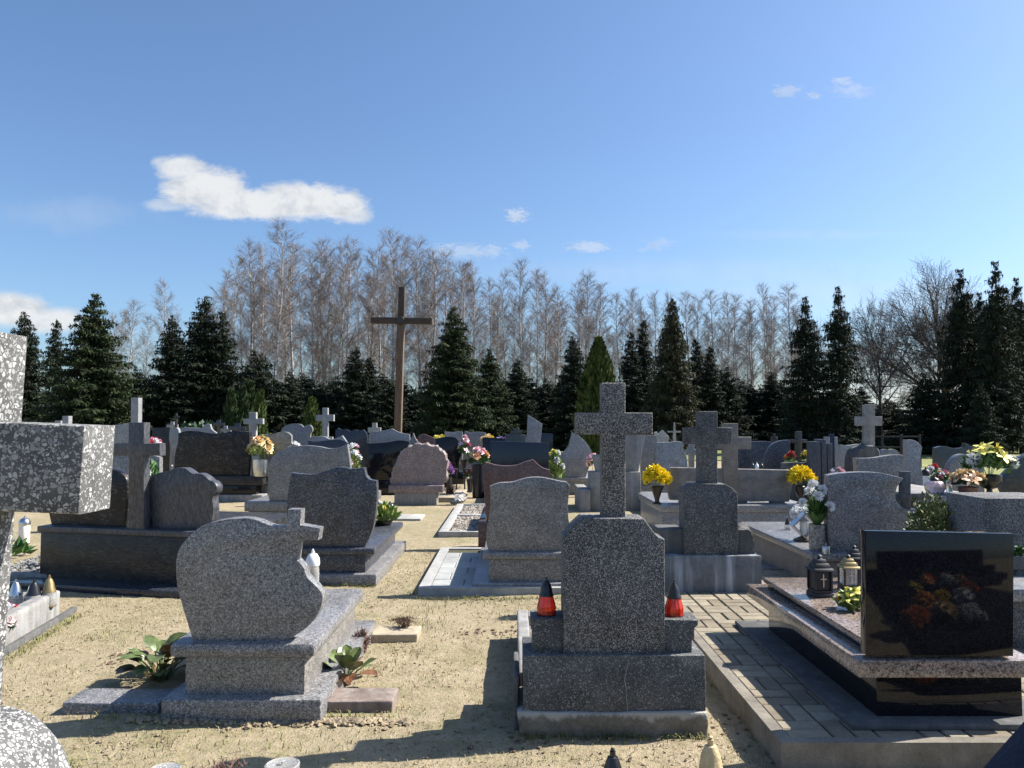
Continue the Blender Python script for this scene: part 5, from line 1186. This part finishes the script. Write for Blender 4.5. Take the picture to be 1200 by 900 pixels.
SPR = [
 ('full', 107, 346, 37, 112, 'full dark spruce with sunlit right flank, above the near terrazzo cross'),
 ('full2', 26, 366, 39, 76, 'spruce cut by the near terrazzo cross at the left edge'),
 ('slim', 63, 374, 44, 46, 'slim spruce tip between the two large spruces at the far left'),
 ('slim', -14, 380, 42, 70, 'spruce at the left edge of the frame'),
 ('full2', 200, 370, 45, 72, 'dark spruce left of the twin-topped pair, above the grey pillar'),
 ('full2', 237, 347, 46, 84, 'taller of the twin-topped dark spruces left of the birches'),
 ('slim', 259, 364, 46, 60, 'shorter right-hand one of the twin-topped dark spruces'),
 ('low', 300, 414, 45, 96, 'broad low dark spruce at the foot of the leftmost tall birches'),
 ('low', 340, 438, 46, 80, 'low spruce behind the double-lobed headstone'),
 ('low', 375, 452, 47, 70, 'low spruce between the small round thuja and the birches'),
 ('full2', 416, 406, 47, 62, 'mid-height spruce left of the wooden cross'),
 ('slim', 433, 418, 48, 52, 'slim spruce just left of the wooden cross post'),
 ('low', 458, 448, 46, 76, 'low spruce right behind the wooden cross post'),
 ('low', 487, 458, 47, 60, 'low spruce between the wooden cross and the large conical spruce'),
 ('full', 531, 362, 38, 96, 'large conical green spruce right of the wooden cross'),
 ('full', 574, 410, 40, 70, 'spruce at the right shoulder of the large conical one'),
 ('full2', 606, 420, 43, 58, 'second spruce right of the large conical one, by the slanting stele'),
 ('low', 641, 446, 45, 66, 'low dark spruce above the half-disc headstone'),
 ('full2', 672, 394, 42, 62, 'bluish dark spruce left of the yellow-green thuja'),
 ('slim', 740, 388, 44, 46, 'left of two slim dark spruces right of the thuja'),
 ('slim', 754, 374, 45, 46, 'right and taller of two slim dark spruces right of the thuja'),
 ('shaggy', 789, 352, 40, 66, 'tall shaggy olive-brown spruce above the right terrazzo cross'),
 ('slim', 817, 396, 44, 42, 'slim spruce right of the shaggy olive one'),
 ('slim', 833, 405, 43, 46, 'second slim spruce right of the shaggy olive one'),
 ('low', 852, 432, 44, 66, 'low dark spruce behind the sandstone cross'),
 ('low', 880, 452, 46, 60, 'low spruce beyond the dark quarter-round headstone'),
 ('full2', 905, 436, 46, 56, 'thin mid-height spruce between the birches and the tall right spruces'),
 ('open', 946, 350, 38, 70, 'tall dark spruce with a visible stem, left of the pair before the oaks'),
 ('open', 985, 338, 37, 66, 'tall open spruce right beside the dark one, before the oaks'),
 ('low', 1010, 455, 42, 50, 'low spruce at the foot of the smaller oak'),
 ('low', 1085, 440, 37, 76, 'broad low spruce under the branches of the large oak'),
 ('open', 1130, 318, 36, 74, 'tall open spruce in front of the large oak'),
 ('open', 1172, 309, 35, 72, 'tallest open spruce near the right edge'),
 ('open', 1152, 345, 39, 56, 'open spruce between the two tall ones at the right'),
 ('open', 1196, 328, 38, 60, 'open spruce cut by the right edge'),
 ('low', 1150, 452, 33, 46, 'small low spruce at the foot of the tall right spruces'),
 ('low', 925, 462, 42, 40, 'small low spruce left of the tall dark open one'),
 ('low', 160, 432, 46, 60, 'low spruce between the full spruce and the birch gap'),
 ('low', 705, 450, 46, 80, 'low dark spruce hidden behind the yellow-green thuja'),
 ('low', 780, 455, 47, 80, 'low dark spruce behind the shaggy olive one'),
]
for s in SPR: spruce(*s)
LOWS = 'low dark spruce among the undergrowth line at the foot of the birches'
for px_, yt_ in ((150, 446), (178, 440), (222, 452), (268, 440), (322, 450), (358, 446), (395, 444), (445, 440), (472, 450), (505, 446), (556, 440), (590, 452), (622, 448), (658, 440), (690, 452), (722, 446), (765, 440), (800, 448), (836, 446), (866, 444), (893, 452), (915, 448), (965, 452), (1040, 470), (1000, 462)):
    spruce('low', px_ + rnd.uniform(-5, 5), yt_ + rnd.uniform(-6, 8), rnd.uniform(47, 53), rnd.uniform(84, 110), LOWS, 'low spruces under the birches')
def thuja_mesh(seed, H, Rb, n, mat):
    r_ = random.Random(seed); mb = MB()
    for i in range(n):
        z = H * r_.random() ** 1.15; f = z / H
        rr = Rb * (min(1, .62 + f * 1.4) if f < .27 else max(0.0, 1 - ((f - .27) / .73) ** 1.7)) ** 1.0
        a = r_.uniform(0, 6.283); k = (1 + .22 * noise.noise(Vector((math.cos(a) * 2.2, math.sin(a) * 2.2, z * 1.1 + seed)))) * r_.uniform(.66, 1.04)
        c = Vector((math.cos(a) * rr * k, math.sin(a) * rr * k, z))
        d = (Vector((math.cos(a) * .35, math.sin(a) * .35, 1)) + Vector((r_.uniform(-.25, .25), r_.uniform(-.25, .25), 0))).normalized()
        sd = d.cross(Vector((math.cos(a + r_.uniform(-1.2, 1.2)), math.sin(a + r_.uniform(-1.2, 1.2)), 0))).normalized()
        L = r_.uniform(.16, .36) * min(1, H / 3); w = L * .2
        mb.quad(c - sd * w * .5, c + sd * w * .5, c + d * L * .6 + sd * w, c + d * L * .6 - sd * w); mb.tri(c + d * L * .6 - sd * w, c + d * L * .6 + sd * w, c + d * L)
    return mb
def thuja(label, px, ytop, D, wpx, mat, n, seed):
    H = zat(ytop, D); t = thing('thuja_tree', label, 'tree', at(px, D, 480))
    thuja_mesh(seed, H, wpx / 2 * D / F, n, mat).obj('crown', M[mat], t, 0)
    mb = MB(); mb.tube([Vector((0, 0, 0)), Vector((0, 0, H * .8))], [.09, .02], 6); mb.obj('trunk', M['sprucebark'], t)
thuja('tall yellow-green flame-shaped thuja behind the middle terrazzo cross', 702, 402, 31, 54, 'thuja', 12000, 1)
thuja('leftmost narrow green thuja of the row above the marbled headstone', 271, 462, 28, 20, 'thujagreen', 1800, 2)
thuja('bushy green thuja in the middle of the row above the marbled headstone', 284, 459, 28.5, 22, 'thujagreen', 2200, 3)
thuja('tallest thuja of the row above the marbled headstone', 292, 452, 29, 20, 'thujagreen', 2200, 4)
thuja('yellowish thuja at the right end of the row above the marbled headstone', 305, 463, 28, 14, 'thuja', 1800, 5)
thuja('small round yellow-green thuja beside the leaning stone cross', 366, 471, 27, 25, 'thuja', 2600, 6)

# --- bare birches
def birch_proto(seed, H):
    r_ = random.Random(seed); tk = MB(); cr = MB()
    bend = [Vector((r_.gauss(0, .16), r_.gauss(0, .16), 0)) for _ in range(4)]
    def tp(f): return Vector((0, 0, H * f)) + bend[0] * math.sin(f * 3.1) + bend[1] * math.sin(f * 6.0) * .5
    N = 10
    tk.tube([tp(i / N) for i in range(N + 1)], [.10 * (1 - i / N) ** .85 + .010 for i in range(N + 1)], 6, False)
    def rv(k, z0, z1): return Vector((r_.uniform(-k, k), r_.uniform(-k, k), r_.uniform(z0, z1)))
    def twig(p, d, L, w):
        q = p
        for i in range(2):
            e = q + d * (L / 2); s = d.cross(rv(1, -.5, .5)).normalized() * (w * (1 - .4 * i))
            cr.quad(q - s, q + s, e + s * .6, e - s * .6); q = e
            d = (d + rv(.3, -.45, .1)).normalized()
    nb = 50; asc = r_.uniform(1.5, 2.3)
    for i in range(nb):
        f = .24 + .75 * (i + r_.random()) / nb; p = tp(f); a = r_.uniform(0, 6.283)
        L = max(.45, (.45 + 3.3 * (1 - f) ** .6 * min(1, (f - .10) * 3.2)) * r_.uniform(.5, 1.1))
        d = Vector((math.cos(a), math.sin(a), asc * r_.uniform(.6, 1.3) + f * 1.2)).normalized()
        pts = [p]; q = p
        for k in range(4):
            d = (d + Vector((math.cos(a) * .10, math.sin(a) * .10, .02)) + rv(.1, -.05, .05)).normalized(); q = q + d * (L / 4); pts.append(q)
        tk.tube(pts[:3], [.024 * (1 - f) + .010, .013, .008], 4, False); cr.tube(pts[2:], [.008, .007, .004], 3, False)
        ns = int(5 + L * 4.5)
        for s_ in range(ns):
            t = (.1 + .9 * (s_ + r_.random()) / ns) * 4; k = min(3, int(t)); b = pts[k].lerp(pts[k + 1], t - k)
            d2 = (d + rv(.8, -.25, .45)).normalized()
            L2 = r_.uniform(.3, .85) * (.65 + .25 * L / 2); e = b + d2 * L2
            s3 = d2.cross(rv(1, .1, .5)).normalized() * .005
            cr.quad(b - s3, b + s3, e + s3 * .6, e - s3 * .6)
            for m in range(11):
                twig(b.lerp(e, r_.uniform(.1, 1)), (d2 + rv(.75, -.5, .5)).normalized(), r_.uniform(.2, .6), .0045)
    t = thing('birch_tree', 'birch', 'tree')
    tk.obj('trunk', M['birch'], t); cr.obj('crown', M['birchtwig'], t, 0)
    return t
BP = [birch_proto(31 + i, 15) for i in range(5)]
bused = set()
def birch(px, ytop, D, label, group, wx=1.0):
    i = rnd.randrange(5); H = zat(ytop, D); s = H / 15; loc = at(px, D, 400); sx = s * wx * rnd.uniform(.9, 1.2)
    p = BP[i]
    if i not in bused:
        bused.add(i); p.location = loc; p.scale = (sx, sx, s); p.rotation_euler = (0, 0, rnd.uniform(0, 6)); p['label'] = label
        if group: p['group'] = group
    else: copy_tree(p, loc, rnd.uniform(0, 6.28), (sx, sx, s), label, group)
GB = 'bare birches in the grove'
LB = 'slender bare birch among the many of the pale grove behind the spruces'
for px, yt, D, w_, lb in ((326, 266, 50, 1.1, 'tallest bare birch, at the left end of the main grove'), (290, 290, 52, 1.35, 'wide-crowned birch at the left end of the grove, left of the tallest'),
    (456, 277, 52, 1.15, 'tall birch directly above the left arm of the wooden cross'), (490, 285, 53, 1.2, 'tall birch just right of the top of the wooden cross'), (190, 333, 62, .9, 'lone tall thin birch in the gap between the left spruces'),
    (155, 357, 60, 1.2, 'round-crowned birch in the gap right of the full spruce'), (612, 310, 54, 1.2, 'tall birch in the clump above the slanting stele'), (894, 338, 58, .9, 'thin birch standing up at the right end of the grove'), (926, 338, 52, 1.2, 'loose-crowned birch behind the tall dark open spruce')):
    birch(px, yt, D, lb, None, w_)
for px, yt in ((278, 312), (305, 290), (345, 292), (362, 300), (380, 287), (400, 292), (412, 288), (432, 300), (445, 290), (470, 288), (508, 296), (524, 302), (540, 310), (556, 318), (575, 335), (592, 322), (625, 318), (640, 328), (655, 340), (676, 332), (690, 326), (708, 340), (722, 350), (740, 346), (752, 352), (768, 348), (785, 352), (802, 350), (816, 354), (832, 346), (850, 352), (862, 346), (880, 356), (905, 350)):
    birch(px + rnd.uniform(-3, 3), yt + rnd.uniform(-4, 4), rnd.uniform(52, 62), LB, GB, rnd.uniform(.9, 1.2))
for k in range(56):
    px = 262 + 690 * (k + rnd.random()) / 56
    birch(px, (300 if px < 560 else 345 if px < 700 else 362) + rnd.uniform(0, 34), rnd.uniform(60, 86), LB, GB, rnd.uniform(.9, 1.2))
for px, yt in ((132, 372), (144, 368), (172, 372), (205, 372), (222, 380), (250, 352), (262, 345)): birch(px, yt, rnd.uniform(58, 70), LB, GB)

# --- bare oaks
def oak(label, px, ytop, D, seed, wpx, th, kids=(9, 6, 5, 5, 4), low=.34):
    r_ = random.Random(seed); tk = MB(); tw = MB(); H = zat(ytop, D); Rc = wpx / 2 * D / F
    def grow(p, d, L, r, lvl):
        n = 5; pts = [p]; q = p
        for i in range(n):
            out_ = Vector((q.x, q.y, 0)) * .02
            d = (d + Vector((r_.gauss(0, .17), r_.gauss(0, .17), r_.gauss(.05, .08))) + out_).normalized() if lvl else (d + Vector((r_.gauss(0, .05), r_.gauss(0, .05), 0))).normalized()
            q = q + d * (L / n); pts.append(q)
        rad = [max(.007, r * (1 - .45 * i / n)) for i in range(n + 1)]
        (tk if lvl < 2 else tw).tube(pts, rad, 7 if lvl == 0 else 5 if lvl == 1 else 3, False)
        if lvl >= 5: return
        nk = kids[lvl]
        for k in range(nk):
            t = (low if lvl == 0 else .18) + ((1 - low) if lvl == 0 else .82) * (k + r_.random()) / nk; x = min(n - 1, int(t * n)); b = pts[x].lerp(pts[x + 1], t * n - x)
            a = (k * 2.4 + r_.uniform(-.4, .4)) if lvl == 0 else r_.uniform(0, 6.283)
            e = Vector((1, 0, 0)) if abs(d.x) < .8 else Vector((0, 1, 0)); s1 = d.cross(e).normalized(); s2 = d.cross(s1)
            side = s1 * math.cos(a) + s2 * math.sin(a)
            ang = r_.uniform(.75, 1.15) if lvl == 0 else r_.uniform(.45, .95)
            d2 = (d * math.cos(ang) + side * math.sin(ang)).normalized()
            f0 = (1.15 - .45 * t) if lvl == 0 else r_.uniform(.5, .75)
            grow(b, d2, L * f0 * (.78 if lvl == 0 else 1), r * (1 - .45 * t) * r_.uniform(.42, .6), lvl + 1)
        grow(pts[-1], d, L * .55, rad[-1], lvl + 1)
    grow(Vector((0, 0, -.1)), Vector((0, 0, 1)), H * .5, th, 0)
    zmax = max(v.z for v in tw.v); kz = H / zmax
    xs = sorted(abs(v.x) for v in tw.v); kx = Rc / xs[int(len(xs) * .95)]
    for v in tk.v + tw.v: v.z *= kz; v.x *= kx; v.y *= kx
    t = thing('oak_tree', label, 'tree', at(px, D, 480))
    tk.obj('trunk', M['oakbark'], t); tw.obj('crown', M['oaktwig'], t, 0)
oak('smaller bare oak with forked limbs, right of the open spruces', 1032, 336, 43, 21, 96, .2, (8, 6, 4, 4, 4), .42)
oak('large spreading bare oak behind the tall spruces at the right', 1110, 286, 44, 8, 165, .36, (10, 6, 5, 5, 4), .34)
oak('bare deciduous tree right at the edge behind the tallest open spruce', 1205, 335, 48, 12, 80, .2)
oak('thin bare tree behind the two open spruces before the oaks', 960, 368, 56, 14, 56, .13, (7, 5, 4, 3, 3), .4)

# --- far woods beyond everything, metal fence
mb = MB(); r_ = random.Random(77)
for i in range(20000):
    x = r_.uniform(-80, 150); y = r_.uniform(92, 116)
    k = 1 if x < 38 else max(.45, 1 - (x - 38) / 10) * (1 + .5 * noise.noise(Vector((x * .21, 2, 7))))
    hm = (5.6 + 2.2 * noise.noise(Vector((x * .07, 0, 1))) + 1.6 * noise.noise(Vector((x * .4, 0, 4)))) * k
    z = hm * r_.random() ** 1.2; c = Vector((x, y, z)); a = r_.uniform(0, 6.283); s = r_.uniform(.4, 1.1)
    d = Vector((math.cos(a) * .5, math.sin(a) * .4, r_.uniform(.4, 1.2))).normalized(); sd = d.cross(Vector((r_.uniform(-.3, .3), 1, .2))).normalized()
    w_ = .022 if r_.random() < .7 else .13
    mb.quad(c - sd * w_, c + sd * w_, c + d * s + sd * w_ * .5, c + d * s - sd * w_ * .5)
o = mb.obj('far_wood', M['oaktwig'], None, 0); tag(o, 'brushy undergrowth and far-off wood seen between the birch stems', 'wood'); o['kind'] = 'stuff'
t = thing('metal_fence', 'dark metal rail fence along the meadow, right of the rock-based cross', 'fence', at(1012, 26))
L_ = at(1078, 26).x - at(1012, 26).x
for i in range(4):
    boxobj('post', M['blackmetal'], t, L_ * i / 3 - .03, L_ * i / 3 + .03, -.03, .03, -.05, 1.15, .004)
for z in (.35, .7, 1.05): boxobj('rail', M['blackmetal'], t, .03, L_ - .03, -.035 if z == .7 else -.034, .015, z, z + .045, .003)

# ================================================================== LIGHT, SKY, CAMERA
S = Vector((math.cos(SUN_EL) * math.sin(SUN_AZ), math.cos(SUN_EL) * math.cos(SUN_AZ), math.sin(SUN_EL)))
ld = bpy.data.lights.new('sun', 'SUN'); ld.energy = 5.0; ld.angle = R(.53); ld.color = (1, .94, .85)
lo = put(bpy.data.objects.new('sun', ld)); lo.rotation_euler = S.to_track_quat('Z', 'Y').to_euler(); lo.location = (30, 5, 40)
w = bpy.data.worlds.new('World'); scn.world = w; w.use_nodes = True
nt = NT(w.node_tree); bg = nt.n['Background']
sky = nt.add('ShaderNodeTexSky', sky_type='NISHITA'); sky.sun_disc = False; sky.sun_elevation = SUN_EL; sky.sun_rotation = SUN_AZ
sky.air_density = 1.0; sky.dust_density = 1.5; sky.ozone_density = 1.8; sky.altitude = 120
tc = nt.add('ShaderNodeTexCoord'); sx = nt.add('ShaderNodeSeparateXYZ'); nt.l.new(tc.outputs['Generated'], sx.inputs[0])
yy = nt.math('MAXIMUM', sx.outputs[1], .02)
U = nt.math('DIVIDE', sx.outputs[0], yy); Vv = nt.math('DIVIDE', sx.outputs[2], yy)
cv = nt.add('ShaderNodeCombineXYZ'); nt.l.new(U, cv.inputs[0]); nt.l.new(Vv, cv.inputs[1])
nA = nt.noise(cv.outputs[0], 17, 7, .62, .25); nB = nt.noise(nt.scale(cv.outputs[0], .6, 1.3, 1), 42, 6, .65, .6); nC = nt.noise(nt.scale(cv.outputs[0], .7, 1.5, 1), 85, 6, .68, .9)
total = None
def cloud(px, py, rx, ry, amt, soft=.6, rough=1.0):
    global total
    d = ray(px, py); u0, v0 = d.x / d.y, d.z / d.y
    a = nt.math('DIVIDE', nt.math('SUBTRACT', U, u0), rx / F); b = nt.math('DIVIDE', nt.math('SUBTRACT', Vv, v0), ry / F)
    r = nt.math('SQRT', nt.math('ADD', nt.math('MULTIPLY', a, a), nt.math('MULTIPLY', b, b)))
    if rx < 60 and py < 330 and (px < 150 or px > 450): r = nt.math('ADD', r, nt.math('MULTIPLY', nt.math('SUBTRACT', nC, .5), rough * 2.1))
    else: r = nt.math('ADD', r, nt.math('ADD', nt.math('MULTIPLY', nt.math('SUBTRACT', nA, .5), rough), nt.math('MULTIPLY', nt.math('SUBTRACT', nB, .5), rough * .7)))
    if py > 150 and 170 < px < 450: r = nt.math('ADD', r, nt.math('MULTIPLY', nt.math('SUBTRACT', nC, .5), .7))
    k = nt.math('MULTIPLY', nt.math('SUBTRACT', 1.0 + soft * .5, r), 1 / soft, clamp=True)
    k = nt.math('MULTIPLY', nt.math('MULTIPLY', k, nt.math('MULTIPLY', k, nt.math('SUBTRACT', 3.0, nt.math('MULTIPLY', k, 2.0)))), amt)
    total = k if total is None else nt.math('MAXIMUM', total, k)
for c in ((210, 197, 27, 14, .92, .7), (240, 222, 46, 23, .97, .65), (290, 240, 64, 18, .97, .65), (350, 236, 52, 21, .97, .65), (398, 242, 34, 17, .95, .65), (190, 190, 12, 6, .6, 1.0), (415, 252, 20, 9, .8, .8), (198, 240, 26, 7, .5, 1.1),
          (10, 362, 40, 18, 1, .7), (60, 376, 36, 14, .9, .8), (604, 253, 11, 7, .5, 1.1, 2.2), (690, 290, 24, 5, .42, 1.2, 2.2), (610, 287, 9, 4, .35, 1.2, 2.2), (545, 294, 42, 7, .35, 1.4, 2.4), (768, 287, 15, 6, .26, 1.3, 2.4),
          (922, 106, 13, 6, .36, 1.3, 2.6), (952, 111, 7, 4, .45, 1.3, 2.4), (988, 95, 9, 5, .42, 1.2, 2.4), (1000, 106, 20, 7, .28, 1.5, 2.6),
          (90, 250, 70, 16, .13, 1.6, 2.2), (950, 275, 90, 5, .14, 1.8, 2.4), (1080, 455, 130, 40, .5, 1.4), (1000, 345, 190, 20, .2, 1.8), (850, 320, 240, 14, .15, 1.8)): cloud(*c)
sh_ = nt.add('ShaderNodeVectorMath', operation='ADD'); nt.l.new(cv.outputs[0], sh_.inputs[0]); sh_.inputs[1].default_value = (.012, .012, 0)
nS = nt.noise(sh_.outputs[0], 17, 7, .62, .25)
lightn = nt.math('ADD', .62, nt.math('MULTIPLY', nt.math('SUBTRACT', nA, nS), 1.9))
lightn = nt.math('ADD', lightn, nt.math('MULTIPLY', nt.math('SUBTRACT', nB, .5), .5))
cloudcol = nt.ramp(lightn, [(.25, (4.0, 4.3, 4.75)), (.72, (5.7, 5.8, 5.9))])
front = nt.math('GREATER_THAN', sx.outputs[1], .02)
skyc = nt.mix(1.0, sky.outputs[0], (.86, 1.03, 1.21), 'MULTIPLY')
nt.l.new(nt.mix(nt.math('MULTIPLY', total, front), skyc, cloudcol), bg.inputs['Color']); bg.inputs['Strength'].default_value = .07
cd = bpy.data.cameras.new('camera'); cam = put(bpy.data.objects.new('camera', cd)); cd.sensor_width = 36; cd.lens = F / 1200 * 36
cam.location = CAM; cam.rotation_euler = (R(90) + PITCH, 0, 0); cd.clip_start = .05; cd.clip_end = 3000
scn.camera = cam
scn.view_settings.view_transform = 'Standard'; scn.view_settings.look = 'None'; scn.view_settings.exposure = 1.1; scn.view_settings.gamma = 1.0
scn.cycles.max_bounces = 6; scn.cycles.transparent_max_bounces = 6
